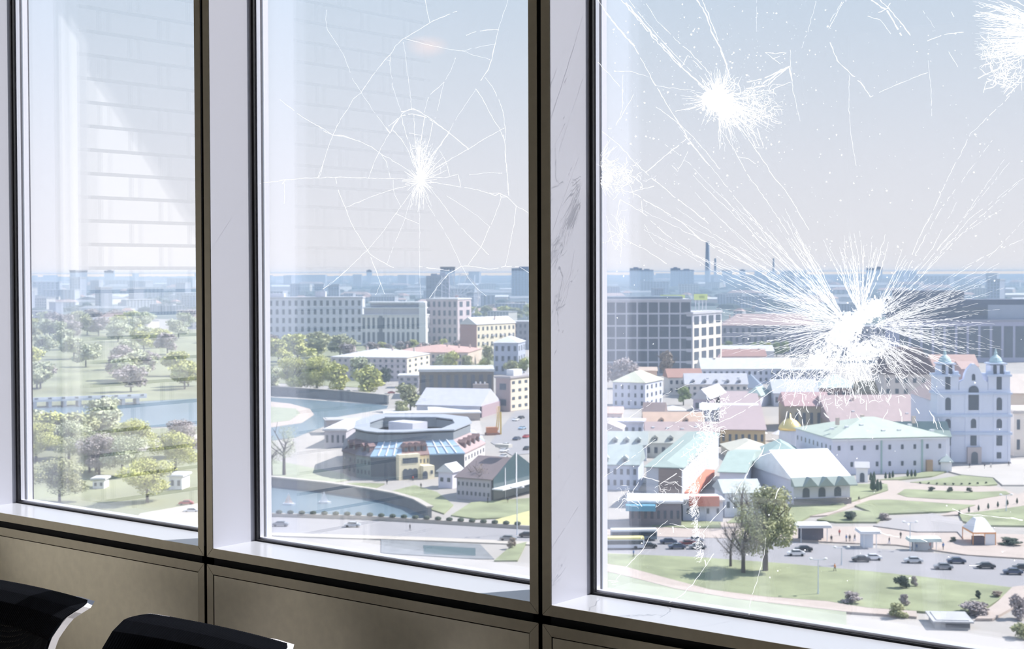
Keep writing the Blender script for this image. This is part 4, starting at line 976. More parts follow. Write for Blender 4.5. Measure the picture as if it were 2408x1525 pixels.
# ------------------------------------------------------------------ far landmarks
def tower(x0, x1, yb, yt, dep, lab, col, name='tower_block', rows=8, cols=4, cat='tower block', group=None):
    P, r, W, D = footprint(x0, yb, x1, 0, None, dep); H = height_at(x0, yb, yt); t = thing(name, lab, cat, P, r, group)
    MB().box(0, W, 0, D, 0, H).build('walls', wmat(col), t); part(t, 'roof_plant', wmat(tuple(c * .8 for c in col)), (W * .3, W * .7, D * .3, D * .7, H, H + 4))
    facade(t, 0, 0, 0, W, 2, H - 2, rows, cols, .5, .5)
    t['dims'] = [W, D, H]
    return t
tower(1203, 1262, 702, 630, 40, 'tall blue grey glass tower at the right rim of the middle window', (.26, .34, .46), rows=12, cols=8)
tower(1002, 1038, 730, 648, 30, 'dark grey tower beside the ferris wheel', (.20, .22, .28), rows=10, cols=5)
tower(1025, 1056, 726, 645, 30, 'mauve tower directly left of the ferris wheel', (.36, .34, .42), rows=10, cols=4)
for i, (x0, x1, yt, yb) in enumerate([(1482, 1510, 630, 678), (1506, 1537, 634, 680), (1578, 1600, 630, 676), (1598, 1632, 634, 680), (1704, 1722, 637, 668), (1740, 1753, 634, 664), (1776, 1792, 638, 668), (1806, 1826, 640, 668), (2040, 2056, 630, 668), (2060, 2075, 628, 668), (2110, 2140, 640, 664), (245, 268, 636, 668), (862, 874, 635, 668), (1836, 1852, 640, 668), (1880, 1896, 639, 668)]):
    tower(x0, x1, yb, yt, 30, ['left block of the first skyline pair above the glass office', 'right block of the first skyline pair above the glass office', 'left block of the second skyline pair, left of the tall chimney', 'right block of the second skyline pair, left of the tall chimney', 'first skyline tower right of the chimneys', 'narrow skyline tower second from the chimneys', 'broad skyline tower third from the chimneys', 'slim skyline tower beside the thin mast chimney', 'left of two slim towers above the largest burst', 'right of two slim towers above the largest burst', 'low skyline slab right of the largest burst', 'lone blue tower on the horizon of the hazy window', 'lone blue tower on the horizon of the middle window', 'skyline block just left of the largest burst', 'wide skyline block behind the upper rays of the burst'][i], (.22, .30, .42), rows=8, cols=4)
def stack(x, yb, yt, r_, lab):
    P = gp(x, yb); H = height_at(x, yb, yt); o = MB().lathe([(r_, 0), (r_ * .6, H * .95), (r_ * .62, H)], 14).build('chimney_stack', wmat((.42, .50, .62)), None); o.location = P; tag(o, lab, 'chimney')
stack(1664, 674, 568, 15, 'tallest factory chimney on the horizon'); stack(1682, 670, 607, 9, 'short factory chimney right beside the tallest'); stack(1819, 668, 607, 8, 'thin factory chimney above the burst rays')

# ferris wheel
P = gp(1074, 782); ang_ = math.radians(38.6 + 18); ww = thing('ferris_wheel', 'white ferris wheel behind the office wing', 'ferris wheel', P, ang_)
zc_ = height_at(1074, 782, 697); R_ = zc_ - height_at(1074, 782, 750) if False else 27.0
q = MB(); k_ = 36
for s in (-1.2, 1.2):
    for k in range(k_):
        a1, a2 = 2 * PI * k / k_, 2 * PI * (k + 1) / k_
        q.tube((R_ * math.cos(a1), s, zc_ + R_ * math.sin(a1)), (R_ * math.cos(a2), s, zc_ + R_ * math.sin(a2)), .35, n=4)
q.build('rim', m_trimw, ww)
q = MB()
for k in range(18):
    a1 = 2 * PI * k / 18; q.tube((0, 0, zc_), (R_ * math.cos(a1), 0, zc_ + R_ * math.sin(a1)), .3, n=4)
q.build('spokes', m_trimw, ww); MB().tube((0, -3, zc_), (0, 3, zc_), 1.6, n=12).build('hub', wmat((.5, .3, .3)), ww)
q = MB()
for s in (-3, 3): q.tube((-12, s, 0), (0, s, zc_), .8, n=6).tube((12, s, 0), (0, s, zc_), .8, n=6)
q.build('support_legs', m_trimw, ww)
gm = MB().lathe([(.9, -2.2), (1.3, -1.8), (1.3, -.6), (.9, .1)], 10).mesh('gondola', m_trimw)
for k in range(18):
    a1 = 2 * PI * k / 18; put('gondola', gm, ww, (R_ * math.cos(a1), 0, zc_ + R_ * math.sin(a1) - .2))

# ------------------------------------------------------------------ distant city
rnd = random.Random(11)
def pick_px():
    while True:
        x = rnd.choice([rnd.uniform(55, 470), rnd.uniform(620, 1250), rnd.uniform(1405, 2408), rnd.uniform(1405, 2408)])
        y = 661 + 112 * rnd.random() ** 1.4
        if 600 < x < 1110 and y > 728: continue
        if 1405 < x < 1700 and y > 722: continue
        if 2090 < x < 2420 and y > 720: continue
        if x > 1690 and y > 755: continue
        return x, y
cols_ = [(.62, .60, .60), (.70, .66, .60), (.48, .50, .56), (.74, .72, .72), (.40, .42, .50), (.66, .52, .46), (.55, .57, .62)]
rcs_ = [(.56, .32, .26), (.5, .5, .54), (.66, .66, .70), (.34, .36, .40), (.62, .42, .36)]
protos = {}; SPOTS = []
KN = ['town_house', 'office_building', 'apartment_building', 'factory_hall', 'tower_block', 'warehouse', 'terrace_house']
KL = ['small red roofed house', 'grey flat roofed office', 'pale apartment slab', 'low wide hall', 'slim upright block', 'white roofed shed', 'orange roofed terrace']
KG = ['distant red roofed houses', 'distant grey offices', 'distant apartment slabs', 'distant low halls', 'distant slim blocks', 'distant white sheds', 'distant orange terraces']
KD = [(22, 14, 10), (40, 18, 18), (60, 15, 24), (80, 40, 9), (20, 20, 34), (50, 26, 8), (60, 14, 12)]
bpy.context.view_layer.update()
for o in bpy.data.objects:
    if o.parent is None and 'dims' in o.keys():
        W, D, H = o['dims']; c_ = o.matrix_world @ Vector((W / 2, D / 2, 0)); SPOTS.append((c_.x, c_.y, math.hypot(W, D) / 2))
n_ok = 0
for i in range(2400):
    if n_ok >= 300: break
    x, y = pick_px(); P = gp(x, y); d_ = math.hypot(P.x, P.y)
    kind = rnd.randrange(7); W, D, H = KD[kind]
    s = rnd.uniform(.8, 1.25) * min(2.0, max(.85, d_ / 3000)); R_ = math.hypot(W, D) / 2 * s
    if any((P.x - a) ** 2 + (P.y - b2) ** 2 < (R_ + c_) ** 2 for a, b2, c_ in SPOTS): continue
    SPOTS.append((P.x, P.y, R_)); n_ok += 1
    if kind not in protos:
        t = thing(KN[kind], '', 'building', P, rnd.uniform(0, 3))
        MB().box(-W / 2, W / 2, -D / 2, D / 2, 0, H).build('walls', wmat(cols_[kind]), t)
        rf = roof_part(t, ['hip', 'flat', 'flat', 'gable_x', 'flat', 'gable_x', 'hip'][kind], W, D, H, [5, 1, 1, 4, 2, 3, 5][kind], rmat([rcs_[0], rcs_[1], rcs_[2], rcs_[3], rcs_[1], (.84, .84, .86), rcs_[4]][kind]))
        rf.location = (-W / 2, -D / 2, 0); nw = [3, 7, 9, 0, 4, 0, 8][kind]; nr = [2, 4, 6, 0, 8, 0, 3][kind]
        if nw: facade(t, -W / 2, -D / 2, 0, W, 1, H, nr, nw)
        protos[kind] = t
    else:
        t = copy_tree(protos[kind]); t.location = P; t.rotation_euler = (0, 0, math.radians(38.6) + rnd.uniform(-.9, .4))
    zone = 'in the hazy window' if x < 480 else 'left in the middle window' if x < 900 else 'right in the middle window' if x < 1300 else 'above the glass office' if x < 1720 else 'around the largest burst' if x < 2120 else 'above the dark offices'
    deep = 'near the horizon' if y < 684 else 'halfway to the horizon' if y < 715 else 'in nearer streets'
    t['label'] = KL[kind] + ' ' + zone + ', ' + deep; t['group'] = KG[kind] + ' ' + zone + ', ' + deep
    t.scale = (s, s, s * rnd.uniform(.75, 1.1))

# distant woods: one mass nobody could count
m_wood = mat('distant_woods', (.075, .10, .085), 1, 0, .3, .01)
q = MB()
for i in range(5200):
    if i < 3600:
        x = rnd.uniform(30, 2440); y = 646.5 + 26 * rnd.random() ** 1.2
    else:
        x, y = pick_px()
    P = gp(x, y); d_ = math.hypot(P.x, P.y)
    if d_ > 45000 or y > 735: continue
    r_ = rnd.uniform(5, 11) * (1 if d_ < 5000 else min(6, d_ / 3500)); rx = r_ * rnd.uniform(1.2, 3.4); i0 = len(q.v); hz_ = min(15, r_ * rnd.uniform(.8, 1.2))
    if d_ < 14000 and any((P.x - a) ** 2 + (P.y - b2) ** 2 < (rx + c_) ** 2 for a, b2, c_ in SPOTS): continue
    m_ = 6; ph = rnd.uniform(0, 6)
    q.v += [(P.x + rx * math.cos(ph + k * PI * 2 / m_), P.y + r_ * math.sin(ph + k * PI * 2 / m_), 0) for k in range(m_)]
    q.v += [(P.x + .7 * rx * math.cos(ph + k * PI * 2 / m_), P.y + .7 * r_ * math.sin(ph + k * PI * 2 / m_), hz_ * rnd.uniform(.6, .8)) for k in range(m_)]
    q.v += [(P.x, P.y, hz_)]
    for k in range(m_):
        q.f.append((i0 + k, i0 + (k + 1) % m_, i0 + m_ + (k + 1) % m_, i0 + m_ + k)); q.f.append((i0 + m_ + k, i0 + m_ + (k + 1) % m_, i0 + 2 * m_))
tag(q.build('distant_woods', m_wood), 'blue green woods and gardens spreading to the horizon', 'trees', kind='stuff')
# ------------------------------------------------------------------ trees
rnd = random.Random(5)
TK = {'yellow': (.56, .57, .20), 'olive': (.40, .41, .22), 'brown': (.34, .28, .23), 'green': (.34, .41, .18), 'pale': (.54, .57, .38), 'dark': (.07, .10, .07), 'mauve': (.42, .37, .36)}
m_bark = mat('tree_bark', (.10, .08, .07), .9)
_cm = {}
def crown_mesh(kind, seed, leaves, ls):
    k = (kind, seed, leaves)
    if k in _cm: return _cm[k]
    rr = random.Random(seed * 31 + 5); q = MB()
    blobs = []
    for i in range(15):
        a = rr.uniform(0, 6.28); rad = rr.uniform(0, .62); zz = rr.uniform(-.55, .62)
        lim = math.sqrt(max(.05, 1 - zz * zz)); blobs.append((rad * lim * math.cos(a), rad * lim * math.sin(a), zz, rr.uniform(.26, .42)))
    for i in range(leaves):
        b_ = rr.choice(blobs); v = Vector((rr.gauss(0, 1), rr.gauss(0, 1), rr.gauss(0, 1))).normalized() * b_[3] * rr.uniform(.55, 1.05)
        p = Vector(b_[:3]) + v; n_ = (v + Vector((rr.gauss(0, .3), rr.gauss(0, .3), rr.gauss(0, .3) + .15))).normalized()
        u = n_.orthogonal().normalized(); w_ = n_.cross(u); s = ls * rr.uniform(.6, 1.3); a = rr.uniform(0, 3); u, w_ = u * math.cos(a) + w_ * math.sin(a), w_ * math.cos(a) - u * math.sin(a)
        p.z = max(p.z, -.95)
        q.quad(p - u * s - w_ * s * .6, p + u * s - w_ * s * .6, p + u * s + w_ * s * .6, p - u * s + w_ * s * .6)
    _cm[k] = q.mesh('crown', mat('leaves_' + kind, TK[kind], .9, 0, .22, 1.5))
    return _cm[k]
_tm = []
def trunk_mesh(seed):
    rr = random.Random(seed); q = MB(); q.tube((0, 0, 0), (0, 0, .5), .035, .022, 7, False)
    for i in range(7):
        a = rr.uniform(0, 6.28); z = rr.uniform(.28, .5); p = Vector((0, 0, z)); e_ = Vector((math.cos(a) * rr.uniform(.15, .36), math.sin(a) * rr.uniform(.15, .36), z + rr.uniform(.15, .35)))
        q.tube(p, e_, .016, .006, 5, False)
        for j in range(3):
            f_ = e_ + Vector((rr.uniform(-.14, .14), rr.uniform(-.14, .14), rr.uniform(.02, .2))); q.tube(p.lerp(e_, rr.uniform(.5, 1)), f_, .007, .003, 4, False)
    return q.mesh('trunk', m_bark)
for i in range(3): _tm.append(trunk_mesh(i))
def tree(x, y, wpx, hpx, kind, label, group, name='tree', bare=False, low=False):
    P = place(x, y); dist = Vector((P.x, P.y, 0)).length; H = height_at(x, y, y - hpx); Wd = wpx / FPX * dist
    t = thing(name, label, name.split('_')[-1], P, rnd.uniform(0, 6), group)
    if not low: put('trunk', rnd.choice(_tm), t, (0, 0, 0), 0, (H, H, H))
    cb = .02 if low else .12
    cr = put('crown', crown_mesh(kind, rnd.randrange(3), (2600 if hpx > 90 else 520) if bare else (9000 if hpx > 90 else 2000), (.016 if hpx > 90 else .035) if bare else (.026 if hpx > 90 else .07)), t, (0, 0, H * .45 if low else H * (cb + (1 - cb) / 2)), rnd.uniform(0, 6), (Wd / 2, Wd / 2, H * (1 - cb) / 2))
    return t
G1 = 'spring trees along the upper river'
for (x, y, w_, h_, k) in [(655, 858, 70, 60, 'yellow'), (700, 850, 90, 62, 'yellow'), (748, 842, 80, 60, 'olive'), (640, 838, 60, 50, 'brown'), (800, 838, 70, 50, 'olive'), (825, 850, 50, 40, 'mauve'),
        (640, 925, 60, 62, 'pale'), (690, 928, 90, 84, 'yellow'), (745, 928, 90, 90, 'yellow'), (792, 930, 70, 74, 'yellow'), (850, 918, 60, 76, 'pale'), (866, 938, 84, 74, 'yellow'), (905, 905, 40, 40, 'dark'),
        (965, 968, 66, 62, 'olive'), (940, 985, 50, 40, 'olive')]:
    tree(x, y, w_ * 1.25, h_ * 1.08, k, {'yellow': 'round yellow green tree on the upper river bank', 'olive': 'olive tree along the upper river bank', 'brown': 'brownish tree at the left edge of the river bank', 'mauve': 'bare mauve tree behind the river bank', 'pale': 'pale green tree among the yellow river trees', 'dark': 'dark evergreen by the four storey house'}[k], G1 + ', ' + k)
G2 = 'bushy trees before the long office block'
for i in range(14): tree(868 + 17 * i + rnd.uniform(-5, 5), 828 + rnd.uniform(-2, 4), 34, 26 + rnd.uniform(-4, 6), ['mauve', 'brown', 'yellow', 'mauve'][i % 4], ['bare mauve tree in the belt below the columned offices', 'brown tree in the belt below the columned offices', 'yellow green tree in the belt below the columned offices', 'bare mauve tree in the belt below the columned offices'][i % 4], G2 + ' ' + ['mauve', 'brown', 'yellow', 'mauve'][i % 4])
G3 = 'trees between the town houses'
for (x, y, w_, h_, k) in [(1035, 872, 46, 40, 'pale'), (1062, 876, 60, 52, 'yellow'), (1095, 878, 50, 44, 'olive'), (1140, 880, 44, 40, 'yellow'), (1150, 856, 36, 44, 'olive'), (1118, 748, 40, 28, 'yellow'), (1145, 752, 50, 34, 'olive'), (1180, 750, 60, 32, 'yellow'), (1215, 752, 50, 30, 'olive'), (1242, 750, 40, 36, 'yellow'), (1160, 740, 70, 26, 'mauve'), (1215, 736, 70, 26, 'mauve'), (1205, 885, 50, 40, 'olive'), (1232, 880, 40, 40, 'yellow')]:
    tree(x, y, w_, h_, k, {'pale': 'pale green tree between the house roofs', 'yellow': 'yellow green tree between the house roofs', 'olive': 'olive tree between the house roofs', 'mauve': 'bare mauve trees above the brick ended block'}[k], G3 + ' ' + k)
tree(668, 1118, 80, 125, 'pale', 'tall pale willow on the river bank lawn', None, 'willow_tree', bare=True); tree(638, 1122, 60, 100, 'pale', 'willow at the very left of the middle window', None, 'willow_tree', bare=True)
tree(963, 1118, 30, 52, 'yellow', 'small bright yellow green tree before the glass front', None); tree(1132, 1172, 50, 90, 'brown', 'bare brown tree before the glazed house', None, bare=True)
tree(1203, 1290, 30, 26, 'brown', 'lone brown bush at the grass slope', None, 'round_bush', low=True)
G4 = 'hazy trees in the left window'
for i in range(84):
    y = rnd.uniform(790, 1185) if i > 22 else rnd.uniform(765, 800); x = rnd.uniform(50, 470); 
    if 925 < y < 1012 and x < 380: continue
    if y > 1000 and y < 1065 and x > 260: continue
    k = rnd.choice(['pale', 'olive', 'mauve', 'yellow', 'pale']); s = .6 + (y - 760) / 400
    hz_w = (', above the bridge' if y < 940 else ', below the bridge') + (' at the left' if x < 190 else ' in the middle' if x < 330 else ' at the right')
    tree(x, y, 96 * s, 66 * s, k, {'pale': 'pale green tree in the hazy window', 'olive': 'olive tree in the hazy window', 'mauve': 'bare mauve tree in the hazy window', 'yellow': 'yellow green tree in the hazy window'}[k] + hz_w, G4 + ' ' + k + hz_w)
tree(1465, 912, 80, 74, 'mauve', 'mauve brown tree before the glass office, at the window rim', None); tree(1420, 908, 60, 60, 'mauve', 'smaller mauve brown tree at the window rim', None)
tree(1568, 895, 52, 74, 'brown', 'upright brown tree in front of the glass office', None); tree(1607, 952, 44, 44, 'green', 'round green tree between the villa and the grey terrace', None)
G5 = 'fresh green trees at the foot of the pink roofed block'
for i in range(9): tree(1700 + 18 * i, 838, 30, 34 + rnd.uniform(-6, 6), 'green' if i % 3 else 'yellow', 'fresh green tree below the long pink roof' if i % 3 else 'yellow green tree below the long pink roof', G5 + (' green' if i % 3 else ' yellow'))
t_ = tree(1800, 1345, 190, 205, 'olive', 'tall leafy tree on the lower lawn', None, bare=False); tree(1748, 1350, 120, 150, 'mauve', 'bare grey tree left of the leafy one', None, bare=True)
tree(1718, 1335, 80, 100, 'mauve', 'second bare grey tree beside the road', None, bare=True); tree(1745, 1240, 100, 110, 'pale', 'pale tree before the white gabled hall', None, bare=True)
for (x, y, w_, h_, k, lab) in [(2122, 1386, 44, 32, 'dark', 'dense dark bush in the middle of the lower lawn'), (2150, 1382, 22, 26, 'mauve', 'small grey bush beside the dense dark one'), (2000, 1420, 66, 26, 'mauve', 'low grey shrub at the path, left of the pale band'), (2112, 1452, 60, 38, 'olive', 'olive shrub at the lower lawn edge'),
        (2128, 1428, 34, 30, 'mauve', 'twiggy shrub above the olive one'), (2295, 1446, 90, 36, 'mauve', 'wide grey green shrub near the corner path'), (2300, 1412, 16, 22, 'dark', 'tiny dark shrub above the wide one'), (2345, 1406, 36, 14, 'brown', 'flat reddish shrub by the diagonal path'), (2394, 1455, 60, 60, 'mauve', 'grey shrub in the lower right corner'),
        (2400, 1500, 60, 40, 'olive', 'shrub below the diagonal path'), (2000, 1225, 44, 22, 'dark', 'dark shrubs round the bench ring'), (2080, 1222, 40, 18, 'mauve', 'grey shrubs right of the bench ring'), (2372, 1282, 70, 16, 'dark', 'dark hedge right of the white tent'), (2240, 1276, 20, 12, 'dark', 'dark shrub left of the stair rail')]:
    tree(x, y, w_, h_, k, lab, None, 'round_bush', low=True)
for i, (X, Y) in enumerate([(1440, 1303), (1625, 1308), (1822, 1312)]):
    x, y = P6([(X, Y)])[0]; tree(x, y, 19, 12, 'dark', ['domed bush nearest the monastery', 'middle one of the three domed bushes', 'domed bush nearest the forecourt'][i], None, 'round_bush', low=True)
for i in range(9):
    x, y = P6([(1330 + i * 82, 1226 + 14 * math.sin(i / 8 * PI))])[0]; tree(x, y, 8, 5, 'dark', 'small clipped ball along the oval lawn', 'clipped balls along the oval lawn', 'round_bush', low=True)
cone_me = MB().lathe([(.30, 0), (.5, .12), (.44, .4), (.30, .7), (.12, .92), (.01, 1)], 9).mesh('conifer_body', mat('leaves_conifer', (.04, .07, .045), .95, 0, .3, 3))
def conifer(X, Y, hpx, label, group, conv=True):
    x, y = P6([(X, Y)])[0] if conv else (X, Y); P = place(x, y); H = height_at(x, y, y - hpx)
    t = thing('conifer', label, 'conifer', P, rnd.uniform(0, 6), group); put('foliage', cone_me, t, (0, 0, .3), 0, (H * .38, H * .38, H - .3)); MB().tube((0, 0, 0), (0, 0, .5), .12).build('trunk', m_bark, t)
for i, (X, Y) in enumerate([(985, 1170), (1025, 1170), (1057, 1170)]): conifer(X, Y, 18, 'slim dark conifer in the left trio at the monastery wall', 'left conifer trio')
for i, (X, Y) in enumerate([(1205, 1160), (1243, 1160), (1280, 1160)]): conifer(X, Y, 18, 'slim dark conifer in the right trio at the monastery wall', 'right conifer trio')
for i, (X, Y, h_) in enumerate([(858, 1300, 38), (905, 1305, 30), (935, 1295, 24), (838, 1190, 22), (870, 1190, 24)]): conifer(X, Y, h_, ['tallest dark conifer at the path fork', 'middle conifer at the path fork', 'shortest conifer at the path fork', 'left conifer by the gateway arch', 'right conifer by the gateway arch'][i], None)
for i in range(8): conifer(2256 + 22.6 * i, 1212 - 4.2 * i, 15, 'small cone tree in the row beside the right lawn', 'cone trees beside the right lawn', False)
hedge_me = MB().lathe([(.4, 0), (.55, .3), (.45, .75), (.1, 1)], 8).mesh('planter', m_planter)
for i in range(24):
    x = 603 + 26.7 * i; PL = Z1([(0, 962), (900, 985), (1500, 1020), (2440, 1080)], 600, 950, 3.648)
    for (xa, ya), (xb, yb) in zip(PL, PL[1:]):
        if xa <= x <= xb: y = ya + (yb - ya) * (x - xa) / (xb - xa)
    P = gp(x, y); o = bpy.data.objects.new('planter_bush', hedge_me); C.objects.link(o); o.location = P + Vector((0, 0, 1.1)); o.scale = (1.8, 1.8, 1.0)
    tag(o, 'round dark planter bush on the riverside parapet', 'bush', 'planters on the riverside parapet')

# ------------------------------------------------------------------ cars, buses
def car_proto(col, kind='car'):
    q = MB(); hw = .88
    side = [(-2.2, .35), (-2.25, .75), (-1.9, .95), (-1.35, 1.0), (-.75, 1.45), (.85, 1.48), (1.55, 1.02), (2.15, .9), (2.22, .4)]
    m = len(side); q.v = [(x, -hw if z < 1.2 else -hw * .8, z) for x, z in side] + [(x, hw if z < 1.2 else hw * .8, z) for x, z in side]
    q.f = [tuple(range(m)), tuple(range(2 * m - 1, m - 1, -1))] + [(k + 1, k, m + k, m + k + 1) for k in range(m - 1)] + [(0, m - 1, 2 * m - 1, m)]
    return q
m_gls = mat('car_glass', (.03, .04, .05), .1); m_tyre = mat('car_tyre', (.02, .02, .02), .8); m_lamp = mat('car_lamp', (.9, .9, .85), .2)
glass_me = MB(); glass_me.v = [(-1.28, -.84, 1.02), (-.78, -.76, 1.40), (.82, -.76, 1.42), (1.42, -.84, 1.04), (-1.28, .84, 1.02), (-.78, .76, 1.40), (.82, .76, 1.42), (1.42, .84, 1.04)]
glass_me.f = [(3, 2, 1, 0), (4, 5, 6, 7), (0, 1, 5, 4), (2, 3, 7, 6)]; glass_me = glass_me.mesh('glasshouse', m_gls)
wheel_me = MB().tube((0, -.11, 0), (0, .11, 0), .33, n=12).mesh('wheel', m_tyre); lamp_me = MB().box(2.16, 2.25, -.8, -.5, .6, .75).box(2.16, 2.25, .5, .8, .6, .75).mesh('headlamps', m_lamp)
_cb = {}
CC = {'white': (.85, .85, .87), 'silver': (.55, .57, .60), 'black': (.02, .02, .025), 'dark blue': (.04, .06, .12), 'grey': (.25, .26, .28), 'red': (.45, .05, .05), 'dark red': (.22, .05, .05), 'light blue': (.4, .55, .7)}
def car(x, y, head, col, where):
    if col not in _cb: _cb[col] = car_proto(col).mesh('body', mat('car_paint_' + col.replace(' ', '_'), CC[col], .25, .1, coat=.5))
    t = thing('car', col + ' car ' + where, 'car', place(x, y), math.radians(38.6 + head))
    put('body', _cb[col], t)
    g_ = put('glasshouse', glass_me, t); g_.scale = (1.01, 1.03, 1.02)
    for sx in (-1.35, 1.4):
        for sy in (-.85, .85): put('wheel', wheel_me, t, (sx, sy, .33))
    put('headlamps', lamp_me, t)
for a in [(660, 1238, 178, 'grey', 'at the left end of the riverside road'), (829, 1240, 178, 'silver', 'in the middle of the riverside road'), (1195, 1272, 176, 'grey', 'nearest the lone brown bush'), (1240, 1264, 175, 'black', 'leaving the middle window on its right'),
          (1524, 1290, 182, 'black', 'directly behind the yellow bus'), (1572, 1280, 0, 'dark blue', 'highest of the queue under the burst'), (1592, 1292, 2, 'dark blue', 'lowest of the queue under the burst'), (1617, 1284, 1, 'dark red', 'in the queue left of the bare trees'), (1640, 1292, 2, 'grey', 'at the end of the queue by the bare trees'), (1635, 1276, 0, 'silver', 'half hidden behind the burst'),
          (1872, 1308, -4, 'white', 'right of the leafy tree trunk'), (1890, 1298, -4, 'black', 'beyond the white one by the leafy tree'), (2025, 1322, -5, 'black', 'left of the yellow road sign gap'), (2052, 1318, -5, 'white', 'just right of the black one in mid road'), (2148, 1325, -6, 'silver', 'alone in the middle of the wide road'),
          (2218, 1340, -7, 'grey', 'front left of the three at the right'), (2249, 1326, -7, 'dark blue', 'highest of the three at the right'), (2318, 1338, -8, 'black', 'large and dark before the last two'), (2382, 1352, -9, 'dark blue', 'nearest the lower right path'), (2404, 1342, -9, 'black', 'cut by the right picture edge'),
          (368, 1032, 5, 'black', 'left of two dark ones in the hazy window'), (402, 1028, 5, 'dark blue', 'right of two dark ones in the hazy window'), (330, 1022, 5, 'white', 'leading on the hazy road'), (345, 1018, 5, 'white', 'behind the leading one on the hazy road'), (450, 1205, 5, 'white', 'at the lower right of the hazy window'), (438, 1188, 5, 'red', 'above the white one at the foot of the hazy window'),
          (1225, 985, 60, 'black', 'highest in the car park street'), (1213, 990, 60, 'white', 'left of the black one in the car park street'), (1215, 1035, 62, 'dark blue', 'halfway down the car park street'), (1190, 1050, 62, 'white', 'first of the white parked row'), (1186, 1062, 62, 'white', 'second of the white parked row'), (1184, 1076, 62, 'silver', 'at the lower end of the parked row'), (1238, 1030, 62, 'red', 'at the right rim of the car park street'), (1240, 1058, 62, 'black', 'low at the right rim of the car park street'), (1228, 1010, 60, 'light blue', 'upper middle of the car park street'),
          (775, 918, 0, 'white', 'under the yellow river trees'), (800, 920, 0, 'black', 'second under the river trees'), (820, 922, 0, 'white', 'third under the river trees'), (842, 924, 0, 'silver', 'right end under the river trees'), (920, 925, 10, 'red', 'between river trees and theatre'), (908, 930, 10, 'white', 'left of the red one by the theatre'), (2395, 1020, 80, 'white', 'parked before the cream mansion')]:
    car(*a)
def bus(x, y, head, c1, c2, label):
    t = thing('bus', label, 'bus', place(x, y), math.radians(38.6 + head))
    MB().box(-6, 6, -1.25, 1.25, .35, 2.5).build('body', mat('bus_' + c1[0], c1[1], .4), t, bevel=.15)
    MB().box(-6, 6, -1.25, 1.25, 2.505, 3.1).build('roof', mat('bus_' + c2[0], c2[1], .4), t, bevel=.15)
    MB().box(-5.7, 5.7, -1.28, 1.28, 1.3, 2.3).build('window_band', m_gls, t)
    for sx in (-3.8, 3.8):
        for sy in (-1.2, 1.2): o = put('wheel', wheel_me, t, (sx, sy, .5), 0, (1.4, 1.4, 1.4))
bus(1458, 1292, 2, ('silver', (.62, .64, .70)), ('yellow', (.84, .74, .30)), 'silver bus with a yellow roof stripe at the left rim'); bus(1490, 1272, 2, ('grey', (.16, .2, .24)), ('white', (.85, .87, .88)), 'dark bus with a white roof behind the yellow one')
# ------------------------------------------------------------------ street lamps, poles, people, crane
def lamp(x, y, top, label, heads=2, col=(.62, .66, .72)):
    t = thing('street_lamp', label, 'street lamp', place(x, y), math.radians(38.6)); H = height_at(x, y, top)
    MB().lathe([(.22, 0), (.14, 1.2), (.09, H)], 8).build('pole', mat('lamp_pole', col, .5), t)
    q = MB(); q.tube((-1.6, 0, H), (1.6, 0, H), .07); q.build('arm', mat('lamp_pole', col, .5), t)
    for s in (-1.6, 1.6): MB().lathe([(.15, 0), (.4, .15), (.4, .35), (.1, .5)], 10, (s, 0, H)).build('lamp_head', m_trimw, t)
lamp(1216, 1258, 1148, 'tall twin headed street lamp before the yellow ground'); lamp(2140, 1295, 1228, 'pale lamp post in the middle of the plaza'); lamp(1979, 1330, 1290, 'lamp post with yellow sign at the road edge')
lamp(2366, 1205, 1168, 'dark lamp post by the cone trees', col=(.12, .14, .16)); lamp(1924, 1400, 1320, 'short pale post at the lawn edge')
def person(x, y, top, pants, label):
    t = thing('person', label, 'person', place(x, y), rnd.uniform(0, 6)); q = MB()
    q.lathe([(.10, .82), (.19, .9), (.17, 1.1), (.22, 1.38), (.2, 1.46), (.07, 1.5)], 10)
    for s in (-1, 1): q.tube((s * .22, 0, 1.42), (s * .3, .04, 1.1), .06, .05, 6).tube((s * .3, .04, 1.1), (s * .28, .12, .82), .05, .035, 6)
    q.build('jacket', mat('cloth_' + top[0], top[1], .9), t, smooth=True)
    q = MB()
    for s in (-1, 1): q.tube((s * .1, 0, .92), (s * .12, s * .12, .48), .10, .07, 7).tube((s * .12, s * .12, .48), (s * .12, s * .2, .06), .07, .045, 7).box(s * .12 - .05, s * .12 + .05, s * .2 - .08, s * .2 + .16, 0, .08)
    q.build('trousers', mat('cloth_' + pants[0], pants[1], .9), t, smooth=True)
    MB().lathe([(.02, 1.48), (.06, 1.5), (.09, 1.58), (.105, 1.66), (.09, 1.74), (.03, 1.79)], 10).build('head', mat('skin', (.6, .42, .34), .7), t, smooth=True)
    MB().lathe([(.11, 1.66), (.10, 1.75), (.03, 1.805)], 10, (0, -.012, 0)).build('hair', mat('hair_dark', (.04, .03, .025), .8), t, smooth=True)
DK, BL, RD, LT, BG = ('dark', (.03, .03, .04)), ('blue', (.08, .18, .40)), ('red', (.5, .12, .1)), ('light', (.7, .68, .66)), ('beige', (.5, .42, .32))
